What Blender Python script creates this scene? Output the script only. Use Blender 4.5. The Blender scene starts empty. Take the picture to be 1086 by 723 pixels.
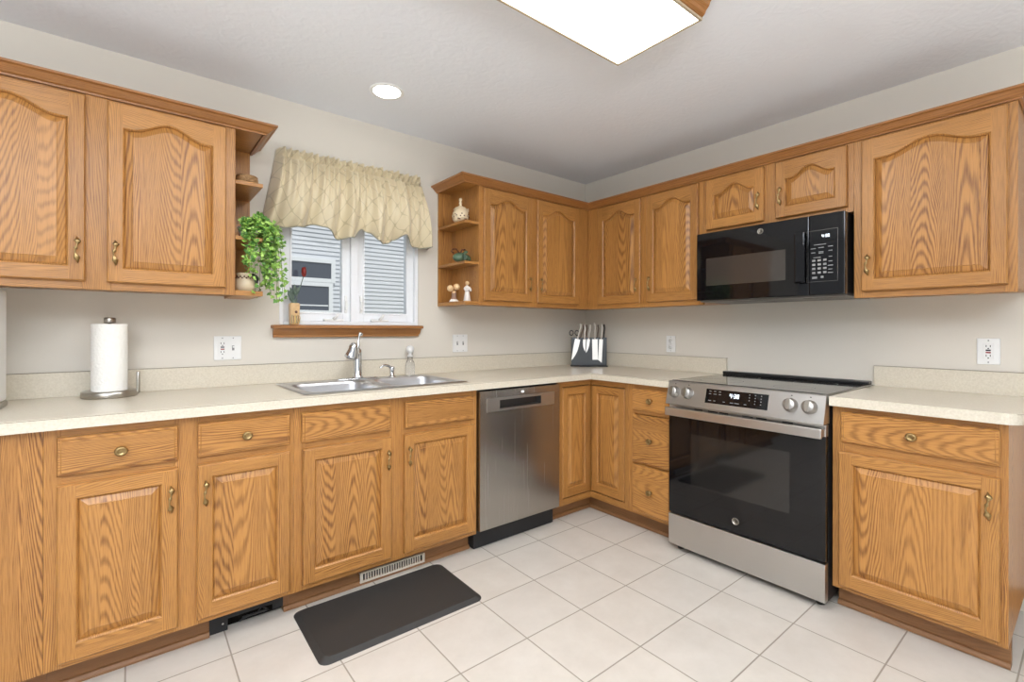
import bpy, bmesh, math, random
from mathutils import Vector, Matrix
PI = math.pi
R = random.Random(11)
scene = bpy.context.scene
C = scene.collection

# ------------------------------------------------------------------ camera
CAM = Vector((-2.9615, -2.7135, 1.1967)); YAW = 0.8946; FPX = 503.69; PY = 349.17; ROLL = 0.0018
fwd = Vector((math.cos(YAW), math.sin(YAW), 0)); rt = Vector((math.sin(YAW), -math.cos(YAW), 0)); up = Vector((0, 0, 1))
rt, up = math.cos(ROLL)*rt + math.sin(ROLL)*up, -math.sin(ROLL)*rt + math.cos(ROLL)*up
cam = bpy.data.cameras.new('camera'); camo = bpy.data.objects.new('camera', cam); C.objects.link(camo)
m = Matrix((rt, up, -fwd)).transposed().to_4x4(); m.translation = CAM; camo.matrix_world = m
cam.sensor_width = 36; cam.lens = FPX*36/1086; cam.shift_y = -(361.5-PY)/1086; cam.clip_start = 0.02
scene.camera = camo

# ------------------------------------------------------------------ light and exposure
scene.view_settings.view_transform = 'Standard'; scene.view_settings.look = 'None'
scene.view_settings.gamma = 1; scene.view_settings.use_curve_mapping = False
scene.view_settings.exposure = 0.15
W = bpy.data.worlds.new('world'); scene.world = W; W.use_nodes = True
bg = W.node_tree.nodes['Background']; bg.inputs[0].default_value = (0.93, 0.965, 1, 1); bg.inputs[1].default_value = 0.5
def area(name, loc, sx, sy, power, col, rot=(0, 0, 0)):
    l = bpy.data.lights.new(name, 'AREA'); l.shape = 'RECTANGLE'; l.size = sx; l.size_y = sy; l.energy = power; l.color = col
    o = bpy.data.objects.new(name, l); C.objects.link(o); o.location = loc; o.rotation_euler = rot
    return o
area('added_wall_fill', (-4.6, -4.9, 1.45), 2.6, 1.9, 26, (1, 0.98, 0.95), (math.radians(90), 0, math.radians(-22)))  # unseen fill light, added to bring up the walls
area('added_ceiling_fill', (-3.6, -3.5, 1.7), 1.6, 1.6, 175, (0.91, 0.955, 1), (PI, 0, 0))  # unseen upward light, added to brighten the ceiling

sunl = bpy.data.lights.new('sun', 'SUN'); sunl.energy = 3.2; sunl.angle = .03; sunl.color = (1, .97, .92)
suno = bpy.data.objects.new('sun', sunl); C.objects.link(suno); suno.rotation_euler = (math.radians(33), 0, math.radians(8))
# ------------------------------------------------------------------ materials
def mat(name):
    m = bpy.data.materials.new(name); m.use_nodes = True; nt = m.node_tree
    return m, nt, nt.nodes['Principled BSDF']
def lin(r, g, b):
    f = lambda c: (c/255/12.92) if c/255 <= .04045 else ((c/255+.055)/1.055)**2.4
    return (f(r), f(g), f(b), 1)
def plain(name, col, rough=.5, metal=0, spec=.5, coat=0, noise=0, nscale=20, bump=0, bscale=200, **kw):
    m, nt, b = mat(name)
    b.inputs['Base Color'].default_value = col; b.inputs['Roughness'].default_value = rough
    b.inputs['Metallic'].default_value = metal; b.inputs['Specular IOR Level'].default_value = spec
    b.inputs['Coat Weight'].default_value = coat
    tc = nt.nodes.new('ShaderNodeTexCoord')
    if noise:
        n = nt.nodes.new('ShaderNodeTexNoise'); n.inputs['Scale'].default_value = nscale; n.inputs['Detail'].default_value = 4
        nt.links.new(tc.outputs['Object'], n.inputs['Vector'])
        mx = nt.nodes.new('ShaderNodeMix'); mx.data_type = 'RGBA'
        k = 1-noise
        mx.inputs[6].default_value = (col[0]*k, col[1]*k, col[2]*k, 1)
        mx.inputs[7].default_value = (min(1, col[0]*(1+noise)), min(1, col[1]*(1+noise)), min(1, col[2]*(1+noise)), 1)
        nt.links.new(n.outputs['Fac'], mx.inputs[0]); nt.links.new(mx.outputs[2], b.inputs['Base Color'])
    if bump:
        n = nt.nodes.new('ShaderNodeTexNoise'); n.inputs['Scale'].default_value = bscale; n.inputs['Detail'].default_value = 3
        nt.links.new(tc.outputs['Object'], n.inputs['Vector'])
        bp = nt.nodes.new('ShaderNodeBump'); bp.inputs['Strength'].default_value = bump; bp.inputs['Distance'].default_value = .01
        nt.links.new(n.outputs['Fac'], bp.inputs['Height']); nt.links.new(bp.outputs['Normal'], b.inputs['Normal'])
    return m

class NT:
    """tiny node helper"""
    def __init__(s, nt): s.nt = nt
    def math(s, op, a, b=None, c=None):
        n = s.nt.nodes.new('ShaderNodeMath'); n.operation = op
        for i, v in enumerate((a, b, c)):
            if v is None: continue
            if isinstance(v, (int, float)): n.inputs[i].default_value = v
            else: s.nt.links.new(v, n.inputs[i])
        return n.outputs[0]
    def xyz(s, x, y, z):
        n = s.nt.nodes.new('ShaderNodeCombineXYZ')
        for i, v in enumerate((x, y, z)):
            if isinstance(v, (int, float)): n.inputs[i].default_value = v
            else: s.nt.links.new(v, n.inputs[i])
        return n.outputs[0]
    def noise(s, vec, scale=1, detail=2, rough=.5):
        n = s.nt.nodes.new('ShaderNodeTexNoise'); n.inputs['Scale'].default_value = scale
        n.inputs['Detail'].default_value = detail; n.inputs['Roughness'].default_value = rough
        s.nt.links.new(vec, n.inputs['Vector']); return n.outputs['Fac']
    def ramp(s, fac, stops):
        n = s.nt.nodes.new('ShaderNodeValToRGB'); cr = n.color_ramp
        while len(cr.elements) < len(stops): cr.elements.new(.5)
        for e, (p, c) in zip(cr.elements, stops):
            e.position = p; e.color = c if len(c) == 4 else (*c, 1)
        s.nt.links.new(fac, n.inputs[0]); return n.outputs[0]
    def mix(s, fac, a, b, mode='MIX'):
        n = s.nt.nodes.new('ShaderNodeMix'); n.data_type = 'RGBA'; n.blend_type = mode
        for i, v in ((0, fac), (6, a), (7, b)):
            if isinstance(v, (int, float)): n.inputs[i].default_value = v
            elif isinstance(v, tuple): n.inputs[i].default_value = v
            else: s.nt.links.new(v, n.inputs[i])
        return n.outputs[2]

def oak(name, light, dark, contrast=1.0, gloss=.33):
    m, nt, b = mat(name); H = NT(nt)
    uvn = nt.nodes.new('ShaderNodeUVMap'); sp = nt.nodes.new('ShaderNodeSeparateXYZ'); nt.links.new(uvn.outputs[0], sp.inputs[0])
    u, v = sp.outputs[0], sp.outputs[1]
    # glued staves, each with its own cut
    st = H.math('ADD', H.math('DIVIDE', u, .112), 50.5); si = H.math('FLOOR', st)
    oi = nt.nodes.new('ShaderNodeObjectInfo')
    wn = nt.nodes.new('ShaderNodeTexWhiteNoise'); nt.links.new(H.xyz(si, H.math('MULTIPLY', oi.outputs['Random'], 97), 0), wn.inputs['Vector'])
    ws = nt.nodes.new('ShaderNodeSeparateColor'); nt.links.new(wn.outputs['Color'], ws.inputs[0])
    r0, r1, r2 = ws.outputs[0], ws.outputs[1], ws.outputs[2]
    ul = H.math('MULTIPLY', H.math('SUBTRACT', H.math('FRACT', st), .5), .112)
    flag = H.math('GREATER_THAN', H.math('ABSOLUTE', u), .4); nfl = H.math('SUBTRACT', 1, flag)
    sh = H.math('ADD', H.math('MULTIPLY', H.math('MULTIPLY', H.math('SUBTRACT', r0, .5), .11), nfl), H.math('MULTIPLY', H.math('ADD', H.math('MULTIPLY', r0, .05), .085), flag))
    u = H.math('ADD', ul, sh)
    v = H.math('ADD', v, H.math('MULTIPLY', r1, 9))
    kk = H.math('ADD', H.math('MULTIPLY', r2, 1300), 500); vk = H.math('MULTIPLY', H.math('SUBTRACT', r1, .5), 44)
    n1 = H.noise(H.xyz(H.math('MULTIPLY', u, 9), H.math('MULTIPLY', v, 1.0), 0), 1, 2)
    n2 = H.noise(H.xyz(H.math('MULTIPLY', u, 40), H.math('MULTIPLY', v, 2.6), 3), 1, 2)
    d = H.math('MULTIPLY', H.math('SUBTRACT', n1, .5), .075)
    uu = H.math('ADD', u, d)
    # plain-sawn board: rings cut as nested parabolas along the board
    val = H.math('ADD', H.math('MULTIPLY', H.math('MULTIPLY', uu, uu), kk), H.math('MULTIPLY', v, vk))
    val = H.math('ADD', val, H.math('MULTIPLY', n1, 3.6))
    val = H.math('ADD', val, H.math('MULTIPLY', n2, .9))
    fr = H.math('FRACT', val)
    # soft early wood -> sharp late wood line
    tri = H.math('PINGPONG', H.math('ADD', fr, 0), .5)
    pores = H.noise(H.xyz(H.math('MULTIPLY', u, 520), H.math('MULTIPLY', v, 14), 1), 1, 2)
    fine = H.noise(H.xyz(H.math('MULTIPLY', u, 170), H.math('MULTIPLY', v, 3.5), 5), 1, 3)
    broad = H.noise(H.xyz(H.math('MULTIPLY', u, 14), H.math('MULTIPLY', v, 1.2), 8), 1, 2)
    band = H.ramp(H.math('ADD', tri, H.math('MULTIPLY', H.math('SUBTRACT', pores, .5), .35)), [(0.0, (1, 1, 1)), (.13, (.75, .75, .75)), (.3, (.12, .12, .12)), (.5, (0, 0, 0))])
    pm = H.ramp(pores, [(.38, (1, 1, 1)), (.5, (0, 0, 0))])
    f = H.math('MULTIPLY', band, H.math('MULTIPLY', H.math('ADD', H.math('MULTIPLY', r2, .5), .36), contrast))
    f = H.math('ADD', f, H.math('MULTIPLY', pm, .20*contrast))
    f = H.math('ADD', f, H.math('MULTIPLY', H.math('SUBTRACT', fine, .5), .9*contrast))
    f = H.math('ADD', f, H.math('MULTIPLY', H.math('SUBTRACT', broad, .5), .45))
    nt.nodes[-1].use_clamp = True
    col = H.mix(f, light, dark)
    hv = nt.nodes.new('ShaderNodeHueSaturation'); nt.links.new(col, hv.inputs['Color'])
    nt.links.new(H.math('ADD', H.math('ADD', H.math('MULTIPLY', oi.outputs['Random'], .08), H.math('MULTIPLY', r0, .07)), .92), hv.inputs['Value'])
    nt.links.new(hv.outputs[0], b.inputs['Base Color'])
    b.inputs['Roughness'].default_value = gloss; b.inputs['Specular IOR Level'].default_value = .5
    bp = nt.nodes.new('ShaderNodeBump'); bp.inputs['Strength'].default_value = .12; bp.inputs['Distance'].default_value = .002; bp.invert = True
    nt.links.new(H.math('ADD', band, pm), bp.inputs['Height']); nt.links.new(bp.outputs[0], b.inputs['Normal'])
    return m
OAK = oak('golden_oak', lin(187, 133, 70), lin(114, 69, 31))
OAKT = oak('oak_trim', lin(168, 114, 62), lin(116, 72, 36), .8)
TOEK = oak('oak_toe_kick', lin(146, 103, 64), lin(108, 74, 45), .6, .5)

def wall_mat(name, col, bump=.05):
    return plain(name, col, rough=.75, spec=.25, noise=.015, nscale=3, bump=bump, bscale=160)
WALL = wall_mat('painted_wall', lin(217, 211, 200))
def ceiling_mat():
    m, nt, b = mat('textured_ceiling'); H = NT(nt)
    b.inputs['Base Color'].default_value = lin(236, 239, 244); b.inputs['Roughness'].default_value = .9; b.inputs['Specular IOR Level'].default_value = .2
    tc = nt.nodes.new('ShaderNodeTexCoord')
    w = nt.nodes.new('ShaderNodeTexWave'); w.wave_type = 'RINGS'; w.inputs['Scale'].default_value = 9; w.inputs['Distortion'].default_value = 14; w.inputs['Detail'].default_value = 2; w.inputs['Detail Scale'].default_value = 1.3
    nt.links.new(tc.outputs['Object'], w.inputs['Vector'])
    n = H.noise(tc.outputs['Object'], 45, 4)
    h = H.math('ADD', H.math('MULTIPLY', w.outputs['Fac'], .4), n)
    bp = nt.nodes.new('ShaderNodeBump'); bp.inputs['Strength'].default_value = .11; bp.inputs['Distance'].default_value = .01
    nt.links.new(h, bp.inputs['Height']); nt.links.new(bp.outputs[0], b.inputs['Normal'])
    return m
CEIL = ceiling_mat()
def tile_mat():
    m, nt, b = mat('beige_floor_tile'); H = NT(nt)
    tc = nt.nodes.new('ShaderNodeTexCoord'); sp = nt.nodes.new('ShaderNodeSeparateXYZ'); nt.links.new(tc.outputs['Object'], sp.inputs[0])
    P = .3033
    def edge(c, off):
        t = H.math('DIVIDE', H.math('ADD', c, off), P)
        fr = H.math('FRACT', t); return H.math('MULTIPLY', H.math('PINGPONG', fr, .5), P), H.math('FLOOR', t)
    ex, ix = edge(sp.outputs[0], .852+P*40); ey, iy = edge(sp.outputs[1], .709+P*40)
    e = H.math('MINIMUM', ex, ey)
    g = H.ramp(H.math('MULTIPLY', e, 100), [(.20, (1, 1, 1)), (.32, (0, 0, 0))])
    wn = nt.nodes.new('ShaderNodeTexWhiteNoise'); nt.links.new(H.xyz(ix, iy, 0), wn.inputs['Vector'])
    va = nt.nodes.new('ShaderNodeVectorMath'); va.operation = 'ADD'; nt.links.new(tc.outputs['Object'], va.inputs[0]); nt.links.new(wn.outputs['Color'], va.inputs[1])
    n = H.noise(va.outputs[0], 7, 5, .6); n2 = H.noise(va.outputs[0], 60, 3)
    c = H.mix(H.ramp(n, [(.3, (0, 0, 0)), (.7, (1, 1, 1))]), lin(202, 194, 183), lin(214, 207, 197))
    c = H.mix(H.math('MULTIPLY', n2, .25), c, lin(194, 186, 176))
    c = H.mix(H.math('MULTIPLY', wn.outputs['Value'], .18), c, lin(198, 194, 189))
    c = H.mix(g, c, lin(156, 147, 134))
    nt.links.new(c, b.inputs['Base Color'])
    nt.links.new(H.math('ADD', H.math('MULTIPLY', g, .4), .38), b.inputs['Roughness'])
    bp = nt.nodes.new('ShaderNodeBump'); bp.inputs['Strength'].default_value = .4; bp.inputs['Distance'].default_value = .003; bp.invert = True
    nt.links.new(g, bp.inputs['Height']); nt.links.new(bp.outputs[0], b.inputs['Normal'])
    return m
TILE = tile_mat()
def laminate():
    m, nt, b = mat('speckled_laminate'); H = NT(nt)
    tc = nt.nodes.new('ShaderNodeTexCoord')
    n = H.noise(tc.outputs['Object'], 130, 3, .7); n2 = H.noise(tc.outputs['Object'], 9, 3)
    c = H.mix(H.ramp(n, [(.35, (0, 0, 0)), (.65, (1, 1, 1))]), lin(206, 197, 178), lin(220, 212, 195))
    c = H.mix(H.math('MULTIPLY', n2, .3), c, lin(208, 199, 182))
    nt.links.new(c, b.inputs['Base Color']); b.inputs['Roughness'].default_value = .3
    return m
LAM = laminate()
SEAM = plain('laminate_seam', lin(140, 128, 110), .6)
def steel(name, col, rough=.28, axis='x', aniso=True):
    m, nt, b = mat(name); H = NT(nt)
    b.inputs['Metallic'].default_value = 1
    tc = nt.nodes.new('ShaderNodeTexCoord'); mp = nt.nodes.new('ShaderNodeMapping')
    mp.inputs['Scale'].default_value = {'x': (2, 400, 400), 'z': (300, 300, 1.5)}[axis]
    nt.links.new(tc.outputs['Object'], mp.inputs['Vector'])
    n = H.noise(mp.outputs[0], 1, 2)
    nt.links.new(H.mix(n, tuple(c*.96 for c in col[:3])+(1,), col), b.inputs['Base Color'])
    nt.links.new(H.math('ADD', H.math('MULTIPLY', n, .02), rough-.01), b.inputs['Roughness'])
    return m
STEEL = steel('brushed_steel', lin(200, 198, 195), .30, 'x')
STEELV = steel('brushed_steel_vertical', lin(178, 174, 169), .27, 'z')
SINKM = steel('sink_steel', lin(206, 206, 208), .36, 'x')
CHROME = plain('chrome', lin(215, 217, 220), .08, 1)
NICKEL = plain('brushed_nickel', lin(172, 167, 158), .28, 1, noise=.06, nscale=60)
BRASS = plain('antique_brass', lin(158, 134, 92), .28, 1, noise=.25, nscale=150)
BLACKG = plain('black_glass', (.005, .005, .006, 1), .04, 0, .42)
COOKG = plain('cooktop_glass', (.012, .012, .013, 1), .06, 0, .9)
BLACKP = plain('black_plastic', (.012, .012, .013, 1), .3, 0, .5)
BLACKM = plain('black_matte', (.014, .014, .015, 1), .6)
DARKIN = plain('painted_void_shade', (.006, .005, .004, 1), .9, spec=.1)  # near-black colour stands for the shade inside gaps and vents
GREYG = plain('smoked_glass', (.016, .015, .014, 1), .07, 0, .6)
UNDERM = plain('grey_metal', lin(120, 118, 114), .4, .6, noise=.05)
WHITE = plain('white_plastic', lin(232, 232, 230), .35, noise=.01)
WVINYL = plain('white_vinyl', lin(235, 237, 240), .4, noise=.01)
ALMOND = plain('almond_register', lin(216, 206, 190), .4, noise=.02)
RUBBER = plain('black_mat_foam', lin(50, 49, 48), .55, noise=.10, nscale=18, bump=.25, bscale=420)
PRINT = plain('printed_grey', lin(140, 140, 140), .5)
REDP = plain('red_button', lin(150, 40, 36), .4)
CREAM = plain('cream_ceramic', lin(226, 208, 176), .3, noise=.06, nscale=40)
BROWNP = plain('brown_print', lin(98, 60, 44), .4, noise=.2, nscale=60)
GREENC = plain('green_ceramic', lin(86, 112, 88), .3, noise=.35, nscale=30)
BASKET = plain('brown_woven_basket', lin(150, 116, 76), .7, noise=.45, nscale=90, bump=.5, bscale=160)
LEAF = plain('ivy_leaf', lin(134, 178, 74), .5, noise=.4, nscale=14)
STEMM = plain('green_stem', lin(96, 124, 60), .6, noise=.1)
PETAL = plain('red_petal', lin(128, 30, 24), .5, noise=.25, nscale=60)
SAGE = plain('sage_leaf', lin(96, 112, 100), .6, noise=.15, nscale=60)
ROBE = plain('white_figurine', lin(232, 226, 220), .45, noise=.03)
BALL = plain('tan_ball', lin(226, 192, 146), .5, noise=.08, nscale=60)
TAUPE = plain('taupe_figurine', lin(148, 116, 98), .5, noise=.2, nscale=60)
PAPER = plain('quilted_paper', lin(238, 236, 230), .9, spec=.1, noise=.02, bump=.35, bscale=90)
SLATE = plain('slate_board', lin(72, 76, 80), .45, noise=.06)
BLADE = plain('blade_steel', lin(214, 212, 208), .3, 1, noise=.04)
KHAND = plain('satin_handle', lin(214, 208, 200), .35, .35, noise=.05)
KDARK = plain('shaded_steel_handle', lin(120, 104, 92), .35, .5, noise=.05)  # rear handles: shadow and reflections on the steel put into the brown colour
SIDING = plain('pale_siding', lin(205, 208, 214), .6, noise=.02)
EXTGL = plain('dark_window_pane', lin(70, 76, 88), .15, noise=.06)
CLEARP, _nt, _b = mat('clear_plastic'); _b.inputs['Base Color'].default_value = (.99, .99, .99, 1); _b.inputs['Transmission Weight'].default_value = .92; _b.inputs['Roughness'].default_value = .12; _b.inputs['IOR'].default_value = 1.3
FROST, _nt, _b = mat('frosted_plastic'); _b.inputs['Base Color'].default_value = (.9, .9, .89, 1); _b.inputs['Transmission Weight'].default_value = .35; _b.inputs['Roughness'].default_value = .4
def glass_mat():
    m = bpy.data.materials.new('window_glass'); m.use_nodes = True; nt = m.node_tree
    for n in list(nt.nodes): nt.nodes.remove(n)
    o = nt.nodes.new('ShaderNodeOutputMaterial'); mx = nt.nodes.new('ShaderNodeMixShader'); t = nt.nodes.new('ShaderNodeBsdfTransparent'); g = nt.nodes.new('ShaderNodeBsdfGlossy')
    g.inputs['Roughness'].default_value = .02; mx.inputs[0].default_value = .07; t.inputs[0].default_value = (.95, .97, .98, 1)
    nt.links.new(t.outputs[0], mx.inputs[1]); nt.links.new(g.outputs[0], mx.inputs[2]); nt.links.new(mx.outputs[0], o.inputs[0])
    return m
GLASS = glass_mat()
def emis(name, col, s):
    m, nt, b = mat(name); b.inputs['Base Color'].default_value = (.8, .8, .8, 1)
    b.inputs['Emission Color'].default_value = col; b.inputs['Emission Strength'].default_value = s
    return m
DIFF = emis('lit_diffuser', (1, .985, .955, 1), 15.0)
CANL = emis('lit_can_lens', (1, .975, .93, 1), 14)
DIGIT = emis('lit_digits', (.7, .85, 1, 1), 1.1)
DIGITW = emis('lit_white_dot', (1, 1, 1, 1), 2.5)
def fabric():
    m, nt, b = mat('trellis_fabric'); H = NT(nt)
    uvn = nt.nodes.new('ShaderNodeUVMap'); sp = nt.nodes.new('ShaderNodeSeparateXYZ'); nt.links.new(uvn.outputs[0], sp.inputs[0])
    u = H.math('MULTIPLY', sp.outputs[0], 2*PI/.088); v = H.math('MULTIPLY', sp.outputs[1], 2*PI/.115)
    # ogee trellis: |cos u + cos v| small
    s = H.math('ADD', H.math('COSINE', u), H.math('COSINE', v))
    s = H.math('ADD', s, H.math('MULTIPLY', H.math('MULTIPLY', H.math('SINE', H.math('MULTIPLY', u, 2)), H.math('SINE', H.math('MULTIPLY', v, 2))), .0))
    l = H.ramp(H.math('ABSOLUTE', s), [(.07, (1, 1, 1)), (.17, (0, 0, 0))])
    c = H.mix(H.math('MULTIPLY', l, .55), lin(209, 195, 163), lin(154, 140, 106))
    nt.links.new(c, b.inputs['Base Color']); b.inputs['Roughness'].default_value = .42
    b.inputs['Sheen Weight'].default_value = .3
    return m
FABRIC = fabric()
PIPING = plain('fabric_piping', lin(150, 148, 132), .5)

# ------------------------------------------------------------------ mesh builder
def grain_uv(p, n, g, off):
    """u across the board, v along it"""
    ax = 'xyz'.index(g); an = max(range(3), key=lambda i: abs(n[i]))
    if an == ax: o = [i for i in range(3) if i != ax]; return (p[o[0]]-off[o[0]]+off[3], p[o[1]]*.3)
    ac = [i for i in range(3) if i not in (ax, an)][0]
    return (p[ac]-off[ac]+off[3], (p[ax]+off[4])*off[5])
class MB:
    def __init__(s): s.v = []; s.f = []; s.m = []; s.uv = []; s.sm = []; s.mats = []
    def mi(s, m):
        if m not in s.mats: s.mats.append(m)
        return s.mats.index(m)
    def add(s, vs, fs, m, uvf=None, smooth=False):
        b = len(s.v); s.v += [Vector(v) for v in vs]; k = s.mi(m)
        for f in fs:
            s.f.append([b+i for i in f]); s.m.append(k); s.sm.append(smooth)
            P = [Vector(vs[i]) for i in f]
            if uvf:
                n = Vector((0, 0, 0))
                for i in range(len(P)): n += P[i].cross(P[(i+1) % len(P)])
                s.uv.append([uvf(p, n) for p in P])
            else: s.uv.append([(p.x+p.y, p.z) for p in P])
        return s
    def board_uv(s, c, g, center=True, spread=.03):
        o = (R.uniform(-spread, spread) + (0 if center else R.choice((-1, 1))*.56+R.uniform(-.004, .004)))
        off = (c[0], c[1], c[2], o, R.uniform(-20, 20), R.choice((-1, 1)))
        return lambda p, n: grain_uv(p, n, g, off)
    def box(s, x0, x1, y0, y1, z0, z1, m, g=None, bev=0, center=False, rot=None):
        x0, x1 = min(x0, x1), max(x0, x1); y0, y1 = min(y0, y1), max(y0, y1); z0, z1 = min(z0, z1), max(z0, z1)
        bm = bmesh.new(); bmesh.ops.create_cube(bm, size=1)
        for v in bm.verts: v.co = Vector(((x0+x1)/2+v.co.x*(x1-x0), (y0+y1)/2+v.co.y*(y1-y0), (z0+z1)/2+v.co.z*(z1-z0)))
        if bev: bmesh.ops.bevel(bm, geom=list(bm.edges), offset=min(bev, .45*min(x1-x0, y1-y0, z1-z0)), segments=2, affect='EDGES', profile=.5)
        uvf = s.board_uv(((x0+x1)/2, (y0+y1)/2, (z0+z1)/2), g, center) if g else None
        s.frombm(bm, m, uvf, rot); return s
    def frombm(s, bm, m, uvf=None, rot=None, smooth=False):
        bm.verts.ensure_lookup_table(); vs = [v.co.copy() for v in bm.verts]; fs = [[v.index for v in f.verts] for f in bm.faces]
        b0 = len(s.v); s.add(vs, fs, m, uvf, smooth)
        if rot:
            for i in range(b0, len(s.v)): s.v[i] = rot @ s.v[i]
        bm.free(); return s
    def lathe(s, prof, m, c=(0, 0, 0), n=24, cap=True, mtx=None, smooth=True, sx=1, sy=1):
        vs = []; fs = []
        for (r, z) in prof:
            for k in range(n):
                a = 2*PI*k/n; vs.append(Vector((r*math.cos(a)*sx, r*math.sin(a)*sy, z)))
        for i in range(len(prof)-1):
            for k in range(n): fs.append([i*n+k, i*n+(k+1) % n, (i+1)*n+(k+1) % n, (i+1)*n+k])
        if cap: fs.append([k for k in range(n)][::-1]); fs.append([(len(prof)-1)*n+k for k in range(n)])
        vs = [(mtx @ v if mtx else v)+Vector(c) for v in vs]
        return s.add(vs, fs, m, None, smooth)
    def tube(s, pts, rad, m, n=10, smooth=True, flat=1.0):
        pts = [Vector(p) for p in pts]; rr = rad if isinstance(rad, (list, tuple)) else [rad]*len(pts)
        vs = []; fs = []; ref = None
        for i, p in enumerate(pts):
            t = (pts[min(i+1, len(pts)-1)]-pts[max(i-1, 0)]).normalized()
            if ref is None: ref = Vector((0, 0, 1)) if abs(t.z) < .9 else Vector((1, 0, 0))
            a = t.cross(ref).normalized(); ref = a.cross(t).normalized()
            for k in range(n):
                an = 2*PI*k/n; vs.append(p+a*math.cos(an)*rr[i]+ref*math.sin(an)*rr[i]*flat)
        for i in range(len(pts)-1):
            for k in range(n): fs.append([i*n+k, i*n+(k+1) % n, (i+1)*n+(k+1) % n, (i+1)*n+k])
        fs.append(list(range(n))[::-1]); fs.append([(len(pts)-1)*n+k for k in range(n)])
        return s.add(vs, fs, m, None, smooth)
    def ball(s, c, r, m, sx=1, sy=1, sz=1, mtx=None, seg=16):
        bm = bmesh.new(); bmesh.ops.create_uvsphere(bm, u_segments=seg, v_segments=max(6, seg//2), radius=r)
        for v in bm.verts:
            q = Vector((v.co.x*sx, v.co.y*sy, v.co.z*sz)); v.co = (mtx @ q if mtx else q)+Vector(c)
        return s.frombm(bm, m, None, None, True)
    def prism(s, prof, a0, a1, axis, m, g=None):
        """profile polygon in the plane normal to axis, swept a0..a1. prof: list of 2-D points"""
        def P(q, a): return {'x': (a, q[0], q[1]), 'y': (q[0], a, q[1]), 'z': (q[0], q[1], a)}[axis]
        n = len(prof); vs = [P(q, a0) for q in prof]+[P(q, a1) for q in prof]
        fs = [[i, (i+1) % n, n+(i+1) % n, n+i] for i in range(n)]+[list(range(n))[::-1], [n+i for i in range(n)]]
        c = sum((Vector(v) for v in vs), Vector())/len(vs)
        return s.add(vs, fs, m, s.board_uv(c, g, False) if g else None)
    def build(s, name, parent=None, fix=True):
        me = bpy.data.meshes.new(name); me.from_pydata([tuple(v) for v in s.v], [], s.f)
        for mm in s.mats: me.materials.append(mm)
        uv = me.uv_layers.new(name='UVMap'); li = 0
        for p, u in zip(me.polygons, s.uv):
            for k, l in enumerate(p.loop_indices): uv.data[l].uv = u[k]
        me.polygons.foreach_set('material_index', s.m); me.polygons.foreach_set('use_smooth', s.sm)
        if fix:
            bm = bmesh.new(); bm.from_mesh(me); bmesh.ops.recalc_face_normals(bm, faces=bm.faces); bm.to_mesh(me); bm.free()
        o = bpy.data.objects.new(name, me); C.objects.link(o)
        if parent: o.parent = parent
        return o
def tag(o, label=None, cat=None, group=None, kind=None):
    for k, v in (('label', label), ('category', cat), ('group', group), ('kind', kind)):
        if v: o[k] = v
    return o
def thing(name, label, cat, loc, rotz=0, group=None, kind=None):
    o = bpy.data.objects.new(name, None); C.objects.link(o); o.location = loc; o.rotation_euler = (0, 0, rotz); o.empty_display_size = .1
    return tag(o, label, cat, group, kind)
WB = -PI/2      # rotation of things standing on the right wall (local x runs towards the camera)
def onA(x, z=0): return (x, 0, z)
def onB(y, z=0): return (0, y, z)

# ------------------------------------------------------------------ room shell
def struct(name, mb): return tag(mb.build(name), kind='structure')
struct('floor', MB().box(-5.2, .15, -5.0, .15, -.12, 0, TILE))
CH = 2.408
struct('ceiling', MB().box(-5.2, .15, -5.0, .15, CH, CH+.1, CEIL))
WX0, WX1, WZ0, WZ1 = -2.353, -1.545, 1.205, 2.06
wb = MB()
wb.box(-5.2, WX0, 0, .15, 0, CH, WALL); wb.box(WX1, .15, 0, .15, 0, CH, WALL)
wb.box(WX0, WX1, 0, .15, 0, WZ0, WALL); wb.box(WX0, WX1, 0, .15, WZ1, CH, WALL)
struct('wall_back', wb)
struct('wall_right', MB().box(0, .15, -5.0, 0, 0, CH, WALL))
struct('baseboard_right', MB().box(-.014, 0, -5.0, -2.52, 0, .09, OAKT, 'y', .004))

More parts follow.
